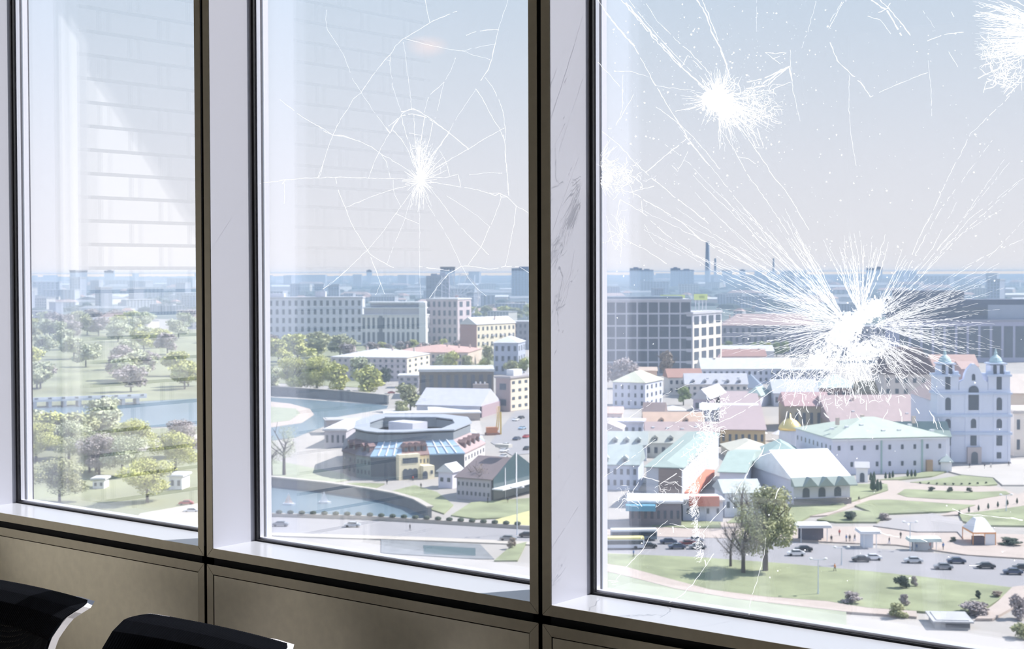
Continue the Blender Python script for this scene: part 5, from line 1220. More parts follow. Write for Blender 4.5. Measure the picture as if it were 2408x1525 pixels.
for a in [(1974, 1262, RD, DK, 'person in red walking left of the blue kiosk figure'), (1990, 1275, BL, DK, 'person in blue standing beside the rounded kiosk'), (1998, 1275, DK, DK, 'person in dark clothes close to the one in blue'), (2010, 1274, DK, BL, 'person in a dark jacket right of the group of two'), (1955, 1276, DK, DK, 'person in dark clothes right of the long kiosk'),
          (2091, 1281, DK, BL, 'person walking alone left of the tall lamp post'), (2118, 1268, DK, DK, 'person at the top of the plaza behind the lamp'), (2172, 1283, DK, DK, 'person waiting inside the open bus shelter'), (2187, 1293, RD, DK, 'person in red waiting at the bus shelter edge'), (2218, 1294, BL, DK, 'person standing right of the bus shelter'),
          (2155, 1293, BL, BL, 'person in blue left of the bus shelter'), (1963, 1346, ('orange', (.75, .3, .08)), DK, 'person in an orange top at the lawn edge'), (964, 1248, DK, DK, 'person crossing the riverside road'), (990, 1150, DK, DK, 'person sitting area walker on the rounded lawn'), (971, 1130, RD, DK, 'person on the path before the arched porch'), (910, 1138, DK, DK, 'person on the path above the quay'),
          (1147, 1184, DK, DK, 'person on the lawn before the glazed gable'), (1194, 1184, DK, BG, 'second person on the lawn before the glazed gable'), (2020, 1182, DK, BG, 'person on the park path near the conifers'), (2280, 1102, DK, DK, 'person on the forecourt before the portal'), (2315, 1104, DK, LT, 'person at the middle of the forecourt'), (2330, 1102, LT, DK, 'person in light clothes on the forecourt'), (2372, 1098, DK, DK, 'person at the right corner of the cathedral'),
          (1400 + 90, 1312, BL, DK, 'person in blue at the kerb left of the queue')]:
    x, y, a1, a2, lab = a; person(x, y, a1, a2, lab.replace('sitting area walker', 'walking'))
# white cut-out sailing boats on the river: small pale boats
for x, y, lab in ((678, 1188, 'small boat with peach sail on the lower river'), (762, 1184, 'small boat with white sail on the lower river')):
    t = thing('sail_boat', lab, 'boat', place(x, y), .6)
    MB().prism([(-1.6, -.5), (1.2, -.6), (2.2, 0), (1.2, .6), (-1.6, .5)], 0, .6).build('hull', m_trimw, t)
    q = MB().tube((0, 0, .5), (0, 0, 3.7), .06); q.build('mast', m_trimw, t)
    q = MB(); q.v = [(.1, 0, .9), (2, .1, .9), (.1, 0, 5), (-.1, 0, .9), (-1.7, -.1, .9), (-.1, 0, 4.6)]; q.v = [(a * .7, b, c * .7) for a, b, c in q.v]; q.v += [(a, b + .04, c) for a, b, c in q.v[:6]]; q.f = [(0, 1, 2), (3, 5, 4), (8, 7, 6), (9, 10, 11)]
    q.build('sail', wmat((.86, .70, .60)) if x < 700 else m_trimw, t)
# crawler crane on the building yard
t = thing('crawler_crane', 'yellow crawler crane on the building yard', 'crane', place(1158, 1022), .9); my = mat('crane_yellow', (.80, .58, .14), .5)
part(t, 'tracks', wmat((.3, .14, .10)), (-3, 3, -2, -1.2, 0, 1), (-3, 3, 1.2, 2, 0, 1)); part(t, 'cab', wmat((.62, .25, .12)), (-2.6, 2, -1.4, 1.4, 1.001, 3.4))
q = MB(); Hc = height_at(1158, 1022, 955)
for dx, dy in ((-.5, -.5), (.5, -.5), (.5, .5), (-.5, .5)): q.tube((2 + dx, dy, 2), (3.2 + dx * .5, dy * .5, Hc), .12, n=4)
for k in range(12):
    z0 = 2 + (Hc - 2) * k / 12; z1 = 2 + (Hc - 2) * (k + 1) / 12; q.tube((1.5, -.5, z0), (2.6, .5, z1), .08, n=4); q.tube((2.5, -.5, z0), (2.6, -.5, z1), .08, n=4)
q.build('mast', my, t); part(t, 'leader', my, (3.4, 4.0, -.3, .3, 0, Hc * .8))
# motorway bridge in the hazy window
fb = thing('road_bridge', 'white road bridge with dark openings in the hazy window', 'bridge', (0, 0, 0))
a_, b2 = gp(30, 960), gp(340, 948); d_ = (b2 - a_); ln = d_.length; ang = math.atan2(d_.y, d_.x); fb.location = a_; fb.rotation_euler = (0, 0, ang)
part(fb, 'deck', m_trimw, (0, ln, -6, 6, 3.4, 4.6)); part(fb, 'parapet', m_trimw, (0, ln, -6.4, -6.01, 4.4, 5.8))
for k in range(9): part(fb, 'pier', wmat((.6, .6, .62)), (ln * (k + .3) / 9, ln * (k + .3) / 9 + 1.6, -5, 5, 0, 3.39))
for k in range(10): part(fb, 'lamp_niche', m_pane, (ln * (k + .5) / 10, ln * (k + .5) / 10 + 1.8, -6.55, -6.41, 4.7, 5.5))
ground_poly('road', [(180, 1052), (300, 1040), (470, 1022), (470, 1048), (300, 1060)], m_kerb, 0, .2, 'pale road with cars in the hazy window', 'road')
ground_poly('road', [(330, 1210), (470, 1185), (470, 1240), (300, 1245)], m_kerb, 0, .2, 'pale street at the foot of the hazy window', 'road')
b = bld('white_house', 'small white flat house in the hazy window', 'house', 398, 1152, 424, -6, 1120, WHT, ('flat', .6, WHT), depth=8, rows=1, cols=2)
b = bld('pump_house', 'little pale house with flat roof left in the hazy window', 'house', 218, 1150, 240, 0, 1128, WHT, ('flat', .6, WHT), depth=6, rows=1, cols=2)
b = bld('entrance_shelter', 'grey underpass entrance with pale walls at the lower right', 'shelter', 2200, 1478, 2285, -6, 1462, (.42, .42, .43), ('flat', .3, (.55, .55, .57)), depth=8)
part(b, 'painted_opening', wmat((.14, .14, .15)), (b['dims'][0] * .3, b['dims'][0] * .98, -.3, -.01, .4, b['dims'][2] * .95))  # dark sheet gives the entrance opening its shade by colour
# ------------------------------------------------------------------ fractures in the glass (ridges standing on the inner pane)
fm = bpy.data.materials.new('fractured_glass'); fm.use_nodes = True
n = fm.node_tree; n.nodes.clear()
o_ = n.nodes.new('ShaderNodeOutputMaterial'); d1 = n.nodes.new('ShaderNodeBsdfTransparent'); d2 = n.nodes.new('ShaderNodeBsdfTranslucent'); ad_ = n.nodes.new('ShaderNodeMixShader')
d2.inputs[0].default_value = (1, 1, 1, 1); ad_.inputs[0].default_value = .54
n.links.new(d1.outputs[0], ad_.inputs[1]); n.links.new(d2.outputs[0], ad_.inputs[2]); n.links.new(ad_.outputs[0], o_.inputs[0])
YP = (YJ + .0099) * K
rf = random.Random(3)
import numpy as np
CELL = 2                       # cells per photograph pixel
class Frac:
    """one fracture: every crack, ray and chip is merged into a single skin of crushed glass on the pane"""
    def __init__(s): s.g = {}; s.polys = []
    def bead(s, pts, w, taper=True, jit=0.0, gap=0.0, sub=7.0):
        P = []
        for a, b in zip(pts, pts[1:]):
            n_ = max(1, int(math.hypot(b[0] - a[0], b[1] - a[1]) / sub))
            for i in range(n_): t = i / n_; P.append((a[0] + (b[0] - a[0]) * t, a[1] + (b[1] - a[1]) * t))
        P.append(pts[-1])
        if jit: P = [P[0]] + [(x + rf.gauss(0, jit), y + rf.gauss(0, jit)) for x, y in P[1:-1]] + [P[-1]]
        prev = None; N = len(P)
        for i, (x, y) in enumerate(P):
            a = P[max(0, i - 1)]; b = P[min(N - 1, i + 1)]; dx, dy = b[0] - a[0], b[1] - a[1]; l = math.hypot(dx, dy) or 1
            ww = w * rf.uniform(.45, 1.3)
            if taper: ww *= min(1, (N - i) / N * 2 + .15, i / N * 3 + .35)
            ww = max(ww, .5) / 2
            nx, ny = -dy / l * ww, dx / l * ww
            cur = ((x + nx, y + ny), (x - nx, y - ny))
            if prev is not None and not (gap and rf.random() < gap): s.polys.append((prev[0], cur[0], cur[1], prev[1]))
            prev = cur
        return s
    def chip(s, x, y, r):
        m = rf.randint(3, 5); a0 = rf.uniform(0, 6)
        s.polys.append([(x + r * rf.uniform(.5, 1.2) * math.cos(a0 + 6.283 * k / m), y + r * rf.uniform(.5, 1.2) * math.sin(a0 + 6.283 * k / m)) for k in range(m)])
        return s
    def rays(s, cx, cy, a0, a1, l0, l1, n_, w, r0=0, jit=.6, gap=.06, bias=1.0):
        for k in range(n_):
            a = math.radians(rf.uniform(a0, a1)); L_ = l0 + (l1 - l0) * rf.random() ** bias; s0 = r0 * rf.random()
            ex, ey = math.cos(a), -math.sin(a); bend = rf.gauss(0, .03)
            mid = (cx + ex * (s0 + (L_ - s0) * .55) - ey * L_ * bend, cy + ey * (s0 + (L_ - s0) * .55) + ex * L_ * bend)
            s.bead([(cx + ex * s0, cy + ey * s0), mid, (cx + ex * L_, cy + ey * L_)], w * rf.uniform(.5, 1.4), True, jit, gap)
        return s
    def clump(s, cx, cy, rx, ry, n_, size, rot=0):
        for k in range(n_):
            a = rf.uniform(0, 6.283); r = abs(rf.gauss(0, .5)); x, y = rx * r * math.cos(a), ry * r * math.sin(a); c_, s_ = math.cos(rot), math.sin(rot)
            s.chip(cx + x * c_ - y * s_, cy + x * s_ + y * c_, size * rf.uniform(.3, 1.3) * (1.4 - min(1, r)))
        return s
    def tangle(s, cx, cy, rx, ry, n_, l, w):
        for k in range(n_):
            a = rf.uniform(0, 6.283); r = rf.random() ** .6; x, y = cx + rx * r * math.cos(a), cy + ry * r * math.sin(a); pts = [(x, y)]; h = rf.uniform(0, 6.28)
            for j in range(rf.randint(2, 4)): h += rf.gauss(0, .7); x += l * math.cos(h) * rf.uniform(.4, 1); y += l * math.sin(h) * rf.uniform(.4, 1); pts.append((x, y))
            s.bead(pts, w * rf.uniform(.4, 1.3), True, .3, 0, 5)
        return s
    def done(s, name, win, label):
        X0, Y0_, X1, Y1 = 560, 0, 2412, 1525
        G = np.zeros(((Y1 - Y0_) * CELL, (X1 - X0) * CELL), bool)
        for poly in s.polys:
            p = (np.array(poly) - (X0, Y0_)) * CELL
            x0, y0 = np.maximum(np.floor(p.min(0)).astype(int), 0); x1 = min(int(p[:, 0].max()) + 2, G.shape[1]); y1 = min(int(p[:, 1].max()) + 2, G.shape[0])
            if x1 <= x0 or y1 <= y0: continue
            yy, xx = np.mgrid[y0:y1, x0:x1]; xx = xx + .5; yy = yy + .5; pos = np.ones(xx.shape, bool); neg = np.ones(xx.shape, bool)
            for k in range(len(p)):
                a, b = p[k], p[(k + 1) % len(p)]; c = (b[0] - a[0]) * (yy - a[1]) - (b[1] - a[1]) * (xx - a[0]); pos &= c >= -.2; neg &= c <= .2
            G[y0:y1, x0:x1] |= pos | neg
        q = MB(); done = np.zeros_like(G)
        D = np.diff(np.pad(G, ((0, 0), (1, 1))).astype(np.int8), axis=1)
        rows, st = np.nonzero(D == 1); _, en = np.nonzero(D == -1)
        open_ = {}
        def emit(xa, xb, ya, yb):
            f = lambda x, y: tuple(on_glass(X0 + x / CELL, Y0_ + y / CELL, YP))
            q.quad(f(xa, yb), f(xb, yb), f(xb, ya), f(xa, ya))
        cur = {}; last = -1
        for r, a, b in zip(rows.tolist(), st.tolist(), en.tolist()):
            if r != last:
                for kk in [kk for kk, v in cur.items() if v[1] < last or r > last + 1]: v = cur.pop(kk); emit(kk[0], kk[1], v[0], v[1] + 1)
                last = r
            if (a, b) in cur and cur[(a, b)][1] == r - 1: cur[(a, b)][1] = r
            else:
                if (a, b) in cur: v = cur.pop((a, b)); emit(a, b, v[0], v[1] + 1)
                cur[(a, b)] = [r, r]
        for kk, v in cur.items(): emit(kk[0], kk[1], v[0], v[1] + 1)
        o = q.build(name, fm); o.parent = win; o.matrix_parent_inverse = win.matrix_world.inverted(); o['label'] = label; return o
WIN = {o.name: o for o in bpy.data.objects if o.name.startswith('window_') and o.parent is None}
bpy.context.view_layer.update()
# middle window: one spider web fracture
K1 = lambda L: [(600 + x / 3.389, y / 3.389) for x, y in L]
K2 = lambda L: [(600 + x / 3.389, 300 + y / 3.389) for x, y in L]
web = [
 ([(570, 80), (562, 160), (575, 240), (640, 330), (700, 430), (740, 520), (757, 575)], 1.2), ([(775, 625), (845, 735), (880, 790), (940, 880), (990, 945), (1040, 1010), (1070, 1050)], 1.3),
 ([(845, 735), (930, 610), (1035, 475), (1075, 435), (1120, 365), (1180, 310), (1300, 240), (1395, 178), (1480, 140), (1605, 90)], 2.2), ([(1355, 0), (1370, 90), (1390, 175)], 1.6),
 ([(1200, 310), (1300, 335), (1430, 370), (1560, 395), (1650, 405), (1800, 370), (1910, 350)], 1.5), ([(1650, 405), (1760, 445), (1870, 475)], 1.2), ([(1915, 345), (1885, 470), (1860, 550), (1800, 640)], 3.4),
 ([(2015, 0), (1975, 120), (1940, 230), (1915, 345)], 1.3), ([(1940, 238), (1850, 240), (1760, 250), (1685, 280)], 2.6), ([(1835, 620), (1890, 690), (1940, 790), (1975, 890), (1993, 1010), (1995, 1120), (1990, 1210), (2000, 1330), (2015, 1450), (2022, 1560)], 1.9),
 ([(1760, 710), (1810, 780), (1860, 880), (1910, 970), (1960, 1050), (1985, 1110)], 2.2), ([(1760, 710), (1680, 830), (1610, 930), (1545, 1050)], 1.0), ([(1180, 340), (1200, 440), (1210, 560), (1230, 690), (1245, 860)], 1.1),
 ([(1035, 475), (1075, 485), (1075, 440)], 1.6), ([(1075, 485), (1080, 560), (1095, 680), (1130, 790), (1165, 890)], 1.2), ([(1595, 465), (1555, 570), (1505, 655), (1475, 780), (1435, 940)], 1.2), ([(1505, 655), (1440, 715), (1400, 750)], 2.0), ([(1380, 780), (1350, 890)], 1.2),
 ([(200, 795), (290, 865), (400, 950), (510, 1005), (620, 1075), (720, 1090), (830, 1125), (930, 1170), (985, 1215), (1100, 1280), (1210, 1350), (1290, 1420)], 2.0), ([(510, 1005), (545, 1045), (620, 1075), (700, 1080), (830, 1125)], 2.8),
 ([(845, 740), (780, 790), (740, 870), (680, 950), (620, 1075), (570, 1200), (540, 1310), (510, 1410)], 2.0), ([(540, 1310), (500, 1415)], 2), ([(1070, 1060), (1030, 1130), (985, 1215), (940, 1310), (905, 1415)], 1.8),
 ([(1045, 1020), (1075, 1060), (1105, 1000), (1165, 920), (1250, 905), (1340, 925), (1440, 980), (1545, 1055), (1620, 1120), (1700, 1188)], 4.0), ([(1045, 1020), (1120, 960), (1180, 900), (1230, 870), (1300, 880), (1350, 915), (1430, 965)], 2.6), ([(1165, 890), (1210, 880), (1260, 865), (1330, 900), (1430, 965)], 2.2),
 ([(1700, 1188), (1820, 1110), (1985, 1020)], 1.8), ([(1700, 1188), (1590, 1250), (1450, 1330), (1350, 1400)], 2.4), ([(40, 1460), (225, 1435), (400, 1418), (600, 1412), (800, 1415), (1000, 1420), (1200, 1425), (1300, 1430)], 2.0), ([(205, 1435), (245, 1430), (215, 1465)], 3),
 ([(1545, 1055), (1480, 1150), (1400, 1250), (1330, 1380)], 4.2), ([(1010, 1235), (1045, 1290), (1075, 1410)], 1.6), ([(1165, 920), (1200, 1060), (1270, 1250), (1300, 1400)], 2.4), ([(1265, 910), (1270, 1060), (1290, 1300)], 2.0), ([(1350, 940), (1320, 1130), (1300, 1300)], 2.4), ([(1415, 980), (1385, 1130), (1320, 1300)], 2.2),
 ([(1100, 1040), (1160, 1105), (1220, 1200), (1270, 1330)], 2.4), ([(1470, 1200), (1520, 1290), (1550, 1395)], 1.6), ([(1390, 1410), (1500, 1415), (1620, 1390), (1635, 1480)], 1.9), ([(1710, 1390), (1870, 1375), (1965, 1380)], 1.2), ([(1230, 1060), (1330, 1080), (1325, 1110)], 3.0)]
web2 = [
 ([(1400, 430), (1500, 450), (1640, 470), (1750, 490), (1860, 520), (1950, 520), (2020, 560), (2080, 625), (2180, 680)], 2.2), ([(1860, 520), (1910, 540), (1950, 520), (1960, 550), (2010, 550)], 3.0), ([(1980, 60), (2000, 250), (2020, 540)], 1.8), ([(2080, 625), (2065, 760), (2020, 980), (1995, 1095)], 1.7),
 ([(2180, 1155), (2100, 1105), (1990, 1105), (1880, 1130), (1700, 1100), (1640, 1105), (1540, 1165), (1450, 1270), (1390, 1355)], 2.4), ([(1310, 1105), (1450, 1125), (1570, 1140)], 3.2), ([(1960, 560), (1920, 680), (1870, 790), (1800, 950), (1700, 1090)], 1.8), ([(1330, 400), (1450, 550), (1575, 715), (1680, 840), (1800, 950), (1860, 1010)], 1.6),
 ([(1530, 545), (1650, 620), (1770, 700), (1870, 790)], 1.2), ([(1380, 620), (1475, 770), (1550, 900), (1640, 1090), (1700, 1200), (1770, 1280), (1840, 1340)], 1.1), ([(1310, 540), (1310, 760), (1310, 1000), (1312, 1230), (1320, 1350)], .9), ([(1260, 490), (1220, 640), (1185, 750), (1100, 950), (1050, 1090)], 1.0),
 ([(1270, 480), (1160, 630), (1110, 700), (1020, 830), (900, 970), (740, 1125), (600, 1250), (540, 1285)], 1.5), ([(1120, 685), (1200, 720), (1305, 765)], 1.6), ([(1230, 460), (1100, 490), (900, 560), (720, 635)], 1.9), ([(640, 400), (670, 520), (720, 640), (760, 750), (830, 870), (900, 980), (960, 1130), (1000, 1240), (1030, 1320)], 2.0),
 ([(740, 1125), (640, 1210), (540, 1285)], 1.8), ([(920, 1010), (1050, 1090), (1105, 1115)], 1.8), ([(1000, 1240), (960, 1330)], 1.6), ([(1100, 420), (1105, 520), (1160, 630)], 1.1), ([(230, 440), (232, 600)], .8)]
F = Frac()
for L_, w_ in web: F.bead(K1(L_), w_ * .5, False, .5, .03)
for L_, w_ in web2: F.bead(K2(L_), w_ * .5, False, .5, .03)
F.rays(988, 425, 0, 360, 12, 44, 80, 1.1, 3, .4, 0).rays(988, 420, 70, 110, 30, 95, 30, 1.2, 3, .6, 0).rays(988, 425, 20, 75, 20, 80, 20, 1.1, 5, .6, 0).rays(988, 425, 245, 300, 30, 75, 16, 1.3, 4, .4, .1)
F.clump(988, 416, 11, 26, 150, 4).tangle(986, 360, 20, 38, 40, 8, 1.1).tangle(1010, 375, 26, 30, 22, 8, .9)
for L_, w_ in (web + web2):
    pts = (K1 if (L_, w_) in web else K2)(L_)
    for p in (pts[0], pts[-1]): F.chip(p[0], p[1], 1.2)
F.done('glass_fracture', WIN['window_2'], 'white spider web fracture around one small impact')

# right window
K6 = lambda L: [(1400 + x / 2.389, y / 2.389) for x, y in L]
K7 = lambda L: [(1400 + x / 4.236, 850 + y / 4.236) for x, y in L]
K8 = lambda L: [(1400 + x / 4.236, 1150 + y / 4.236) for x, y in L]
K9 = lambda L: [(1850 + x / 4.236, 1160 + y / 4.236) for x, y in L]
A = Frac()      # upper impact with its long runs
for L_, w_ in [([(15, 0), (60, 70), (130, 160), (220, 260), (290, 390), (340, 480), (410, 600), (480, 710), (530, 800), (640, 930)], 3), ([(60, 70), (130, 160), (220, 260)], 5), ([(155, 0), (230, 80), (330, 200), (420, 300), (510, 400), (600, 480)], 6), ([(145, 0), (215, 80), (320, 205), (480, 380)], 3), ([(190, 0), (250, 80), (400, 260), (540, 400)], 2),
    ([(285, 20), (350, 120), (450, 220), (560, 320), (650, 420)], 2), ([(570, 0), (620, 80), (660, 190), (700, 270), (735, 360), (760, 450)], 5), ([(600, 0), (640, 90), (690, 230), (740, 370)], 3), ([(700, 720), (780, 840), (860, 990), (950, 1110), (1050, 1260), (1130, 1380), (1230, 1481)], 2),
    ([(860, 780), (930, 880), (1000, 990), (1070, 1070), (1130, 1170), (1200, 1290)], 2.4), ([(850, 720), (900, 830), (945, 830), (910, 720)], 3), ([(870, 700), (920, 820)], 3), ([(940, 470), (1010, 420), (1090, 375)], 6), ([(1095, 370), (960, 480), (850, 500)], 4), ([(850, 460), (950, 440), (1090, 372)], 4), ([(955, 295), (1000, 330), (1075, 295), (1010, 300), (955, 295)], 2.5), ([(1000, 330), (1040, 360)], 1.6),
    ([(1095, 280), (1100, 400), (1110, 500), (1130, 590), (1150, 680)], 1.6), ([(1090, 380), (1105, 455)], 4), ([(980, 510), (1100, 460)], 2), ([(800, 880), (860, 890), (900, 920)], 1.6), ([(1010, 680), (1065, 690)], 2.4), ([(340, 480), (470, 500), (560, 510)], 1.5), ([(430, 630), (560, 600)], 2), ([(480, 380), (520, 310), (600, 390)], 2), ([(1395, 10), (1310, 165)], 2), ([(1385, 10), (1320, 120)], 1.6)]:
    A.bead(K6(L_), w_ * .62, False, .7, .05)
cx, cy = 1689, 232
A.rays(cx, cy, 0, 360, 30, 75, 110, 1.6, 10, .9, .02).rays(cx, cy, 300, 350, 60, 150, 36, 1.4, 20, 1, .03).rays(cx, cy, 270, 300, 60, 130, 18, 1.4, 20, 1, .03).rays(cx, cy, 60, 120, 40, 80, 22, 1.3, 20, .8).rays(cx, cy, 170, 200, 40, 95, 12, 1.3, 20, .8)
A.clump(cx, cy, 40, 34, 420, 8, -.3).clump(cx + 22, cy + 34, 52, 34, 170, 5, .4).clump(cx - 10, cy + 2, 26, 26, 240, 12).tangle(1740, 250, 75, 52, 150, 13, 1.4).tangle(1785, 240, 50, 40, 60, 12, 1.1)
A.done('glass_fracture', WIN['window_3'], 'upper impact burst with long cracks running up left')
B = Frac()      # impact at the left edge
for L_, w_ in [([(15, 350), (90, 430), (150, 500), (155, 600), (135, 660), (115, 705)], 1.8), ([(155, 420), (155, 520)], 1.4), ([(215, 530), (170, 610), (140, 670)], 1.6), ([(105, 400), (190, 400), (300, 430)], 1.1), ([(340, 600), (440, 670), (540, 760), (620, 850), (700, 950)], 1.8), ([(40, 740), (130, 810), (220, 910), (330, 1010), (450, 1110), (560, 1190), (635, 1255)], 2.2),
    ([(390, 810), (470, 870), (540, 930), (620, 1020), (760, 1150)], 1.2), ([(510, 780), (400, 870), (280, 970)], 2.4), ([(500, 760), (560, 830), (640, 930)], 2.4), ([(550, 985), (620, 1060), (720, 1150), (830, 1260), (950, 1350)], 1.2), ([(560, 1080), (640, 1170), (760, 1280), (900, 1400), (960, 1440)], 1.1), ([(140, 1120), (260, 1190), (400, 1320), (520, 1400), (640, 1480)], 1.7),
    ([(270, 1120), (380, 1180), (500, 1260), (600, 1350), (720, 1420), (850, 1481)], 2.2), ([(160, 1345), (280, 1400), (400, 1481)], 1.8), ([(275, 1260), (330, 1360), (480, 1435)], 1.0), ([(60, 1210), (100, 1370), (140, 1420)], 1.4), ([(140, 1120), (120, 1220), (150, 1330), (110, 1400)], 3), ([(150, 1330), (140, 1481)], 1.4), ([(190, 1080), (330, 1045)], 2.4), ([(200, 1075), (255, 1110), (265, 1195)], 2.2), ([(430, 930), (465, 965), (520, 850)], 1.6), ([(830, 1170), (900, 1250), (1040, 1400)], 1.0)]:
    B.bead(K6(L_), w_ * .7, False, .6, .06)
cx, cy = 1428, 402
for k in range(46):
    a = rf.uniform(-85, 85); L_ = rf.uniform(20, 55); x0_, y0_ = 1411 + rf.uniform(0, 12), 388 + rf.uniform(-26, 50); a = math.radians(a)
    B.bead([(x0_, y0_), (x0_ + L_ * math.cos(a), y0_ - L_ * math.sin(a))], rf.uniform(.8, 1.7), True, .8)
B.clump(1430, 420, 16, 24, 90, 5, .6).tangle(1450, 420, 34, 36, 50, 12, 1.3).tangle(1480, 412, 40, 26, 34, 12, 1.1).tangle(1458, 545, 8, 50, 22, 13, 1)
B.done('glass_fracture', WIN['window_3'], 'impact at the left rim with fanning cracks')
T = Frac()      # top right corner
for L_, w_ in [([(1320, 240), (1360, 340), (1430, 410), (1490, 460), (1545, 545)], 3), ([(1545, 545), (1680, 480), (1870, 405)], 1.6), ([(1870, 340), (1885, 500), (1890, 650)], 1.2), ([(1425, 420), (1425, 600), (1435, 750), (1465, 930)], 1.0), ([(1550, 0), (1640, 60), (1690, 150), (1720, 200)], 5), ([(1600, 0), (1660, 60), (1720, 130), (1770, 200)], 3.4), ([(1665, 0), (1640, 50), (1590, 70)], 3),
    ([(1530, 90), (1600, 110), (1660, 190)], 1.8), ([(1865, 230), (1960, 195), (2070, 180)], 2.2), ([(2370, 480), (2300, 570), (2200, 660), (2110, 750), (2060, 850), (1980, 1000), (1900, 1180), (1820, 1330), (1780, 1430)], 1.5), ([(2150, 440), (2230, 400), (2405, 320)], 3.4), ([(2200, 440), (2330, 490), (2405, 430)], 4), ([(2310, 540), (2370, 480)], 4), ([(1240, 10), (1200, 160), (1160, 270)], 1.0), ([(905, 0), (905, 180)], .9), ([(1985, 290), (2035, 375)], 1.6), ([(1990, 50), (2015, 95)], 2), ([(1840, 60), (1905, 155)], 1.0), ([(2120, 90), (2250, 60)], 3), ([(2200, 460), (2180, 520)], 1.4)]:
    T.bead(K6(L_), w_ * .7, False, .7, .08)
for k in range(150):
    y = rf.choice([rf.gauss(40, 26), rf.gauss(95, 24)]); L_ = rf.uniform(30, 125) * (1 if y < 150 else .5); x1_ = 2412; y1_ = y * .8 + 22
    T.bead([(x1_, y1_), (x1_ - L_, y + rf.uniform(-8, 8) - (60 - y) * .25)], rf.uniform(1, 2.2), True, 1.2, .1)
T.clump(2408, 115, 22, 18, 200, 7).clump(2412, 45, 18, 22, 110, 6).tangle(2370, 175, 44, 26, 70, 12, 2).tangle(2350, 130, 40, 30, 60, 14, 1.6)
T.done('glass_fracture', WIN['window_3'], 'burst cut by the top right picture corner')
M_ = Frac()     # largest impact
cx, cy = 1995, 765
M_.rays(cx, cy, 118, 172, 120, 330, 105, 1.5, 60, .8, .06, 1.5).rays(cx, cy, 130, 160, 300, 640, 20, 1.1, 120, .8, .05, 1.4).rays(cx + 30, cy - 20, 68, 120, 80, 205, 52, 1.6, 40, .8, .05, 1.3).rays(cx + 60, cy - 20, 20, 68, 70, 180, 36, 1.4, 40, .8, .1, 1.3)
M_.rays(cx + 60, cy, -18, 28, 120, 330, 100, 1.3, 60, .8, .22, 1.4).rays(cx + 60, cy, 28, 60, 200, 560, 10, .8, 120, .6, .3).rays(cx, cy, 172, 195, 150, 330, 34, 1.3, 60, .8, .1, 1.5).rays(cx + 50, cy + 20, -60, -15, 90, 230, 50, 1.4, 40, .9, .15, 1.4).rays(cx, cy, 195, 235, 110, 260, 44, 1.5, 50, .9, .1, 1.4).rays(cx, cy + 20, 235, 300, 90, 175, 60, 1.7, 40, 1.2, .12)
M_.clump(1985, 778, 74, 42, 620, 8, -.7).clump(2015, 752, 46, 30, 380, 7, -.6).clump(2055, 725, 50, 28, 320, 7, -.5).clump(2030, 825, 66, 34, 420, 6).clump(1925, 845, 50, 34, 190, 6, -.6).tangle(2020, 845, 110, 56, 230, 14, 1.6).tangle(1905, 875, 75, 46, 110, 15, 1.6).tangle(1985, 925, 130, 30, 60, 12, 1.5).tangle(2080, 755, 55, 55, 80, 11, 1.3)
for k in range(34):
    x, y = rf.uniform(1850, 2220), rf.uniform(900, 985); M_.bead([(x, y), (x + rf.uniform(-14, 14), y + rf.uniform(12, 34))], rf.uniform(1.5, 4), True, 1.2)
for k in range(60):
    x, y = rf.uniform(1880, 2170), rf.uniform(560, 690); M_.chip(x, y, rf.uniform(.6, 2.6))
M_.done('glass_fracture', WIN['window_3'], 'largest white impact burst, with rays all around')
S_ = Frac()     # lower chain and loose lines
for L_, w_ in [([(90, 1145), (200, 1070), (330, 980), (450, 890), (600, 770)], 1.9), ([(480, 1130), (600, 1020), (700, 930), (880, 780)], 1.6), ([(110, 690), (330, 560), (560, 410), (760, 290), (1000, 200)], 1.3), ([(700, 680), (900, 540), (1080, 440)], 1.5), ([(1160, 560), (1400, 400), (1700, 220), (1950, 60)], 1.6), ([(1250, 600), (1500, 480), (1700, 330), (1950, 180)], 1.8), ([(850, 950), (1000, 850)], 2.2),
    ([(1760, 760), (1850, 820), (1830, 870), (1640, 940), (1560, 1030), (1480, 1170), (1420, 1260), (1360, 1400)], 2.2), ([(1830, 870), (1870, 900)], 1.6), ([(1680, 850), (1640, 940)], 4), ([(470, 1140), (640, 1190), (800, 1200), (890, 1270)], 2.8), ([(640, 1220), (810, 1110)], 2.6), ([(200, 1470), (330, 1350), (470, 1150)], 1.8), ([(240, 1240), (310, 1360), (460, 1440)], 2.0), ([(420, 1380), (465, 1440)], 3), ([(600, 1450), (800, 1310)], 1.8), ([(600, 1450), (680, 1280)], 1.4), ([(1050, 1290), (1200, 1130)], 2), ([(1250, 920), (1310, 880)], 1.6), ([(2050, 460), (1950, 620)], 1.6), ([(1790, 1400), (1800, 1330), (1840, 1250)], 3.4)]:
    S_.bead(K7(L_), w_ * .75, False, .7, .06)
for L_, w_ in [([(205, 900), (360, 710), (470, 610), (530, 480), (600, 420), (720, 310)], 1.6), ([(735, 1125), (860, 1050), (960, 950), (1090, 780), (1180, 640)], 1.9), ([(1530, 1250), (1560, 1050), (1620, 880), (1680, 650), (1700, 480)], 1.2), ([(1070, 430), (1180, 290), (1300, 160)], 1.6), ([(740, 340), (880, 370), (960, 410)], 1.3), ([(770, 370), (780, 430)], 4), ([(1090, 700), (1100, 760)], 2)]:
    S_.bead(K8(L_), w_, False, .7, .05)
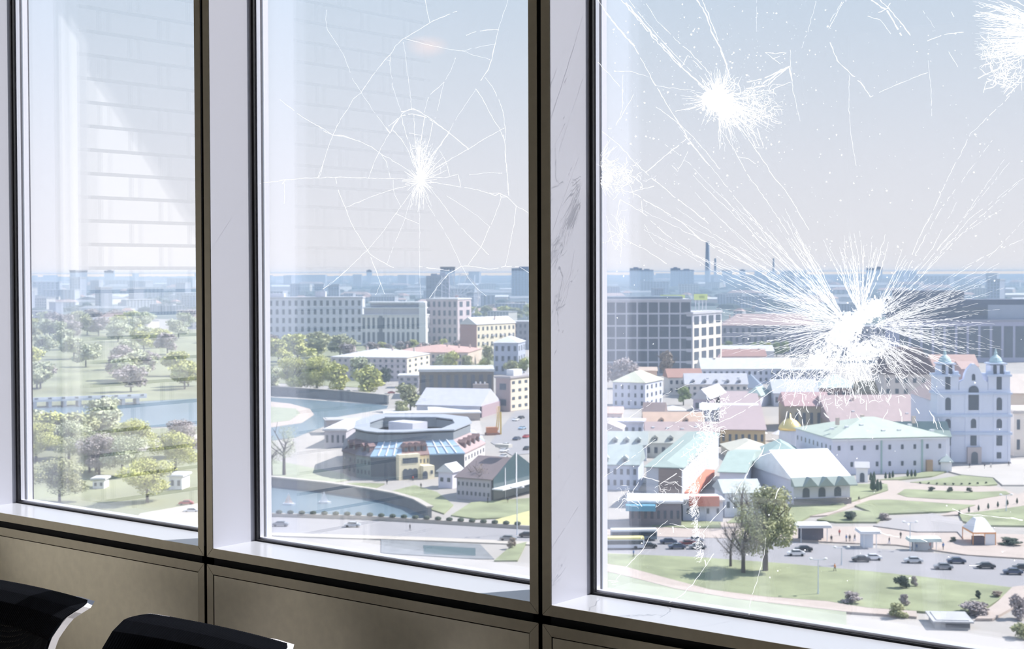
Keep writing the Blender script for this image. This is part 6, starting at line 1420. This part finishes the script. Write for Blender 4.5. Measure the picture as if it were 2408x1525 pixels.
for L_, w_ in [([(930, 385), (1000, 410), (1120, 430)], 2.4), ([(1230, 430), (1320, 440), (1400, 480)], 3.2), ([(1650, 150), (1760, 200), (1900, 215), (2100, 230), (2350, 262)], 2.2), ([(2230, 240), (2350, 265)], 4), ([(1820, 715), (1920, 710)], 2.2)]:
    S_.bead(K9(L_), w_, False, .6, .05)
for (x0_, y0_, x1_, y1_, n_, wd) in [(1700, 935, 1660, 1010, 60, 16), (1680, 1010, 1650, 1075, 130, 22), (1650, 1070, 1625, 1120, 110, 16), (1632, 1120, 1632, 1200, 80, 9), (1636, 1200, 1648, 1312, 70, 6)]:
    for k in range(n_):
        t = rf.random(); x, y = x0_ + (x1_ - x0_) * t + rf.gauss(0, wd * .6), y0_ + (y1_ - y0_) * t; a = rf.uniform(0, 6.28) if wd > 10 else rf.gauss(1.55, .4)
        S_.bead([(x, y), (x + 9 * math.cos(a), y + 9 * math.sin(a)), (x + 15 * math.cos(a + .4), y + 15 * math.sin(a + .4))], rf.uniform(.7, 2), True, .8); 
        if k % 2: S_.chip(x, y, rf.uniform(.8, 3))
S_.tangle(1565, 1150, 40, 16, 12, 10, 1.4).tangle(1475, 1165, 18, 24, 14, 8, 1.4).tangle(1660, 980, 30, 40, 40, 12, 2)
S_.done('glass_fracture', WIN['window_3'], 'lower chain of crushed glass with loose cracks')
S2 = Frac()     # tiny etched maker's stamp in the lower left corner of the pane
for k in range(8): S2.bead([(1431 + 3 * k, 1362.6 + .3 * k), (1432.6 + 3 * k, 1365 + .3 * k)], 1.6, False, 0, 0, 2)
for k in range(4): S2.bead([(1437 + 3 * k, 1368), (1438.8 + 3 * k, 1369.5)], 1.1, False, 0, 0, 2); S2.bead([(1440 + 2.4 * k, 1373), (1441.4 + 2.4 * k, 1374)], .9, False, 0, 0, 2)
S2.done('glass_stamp', WIN['window_3'], 'tiny etched stamp in the corner of the pane')
D_ = Frac()     # splinters scattered over the pane
for k in range(1300):
    r_ = rf.random(); x, y = rf.uniform(1412, 2406), (rf.uniform(0, 640) if r_ < .75 else rf.uniform(640, 1480))
    if rf.random() < .4: x, y = rf.gauss(1700, 140), rf.gauss(210, 130)
    if not (1412 < x < 2406 and 0 < y < 1390): continue
    D_.chip(x, y, .5 + 1.5 * rf.random() ** 4 * 2)
D_.done('glass_splinters', WIN['window_3'], 'tiny white splinters scattered over the shattered pane')
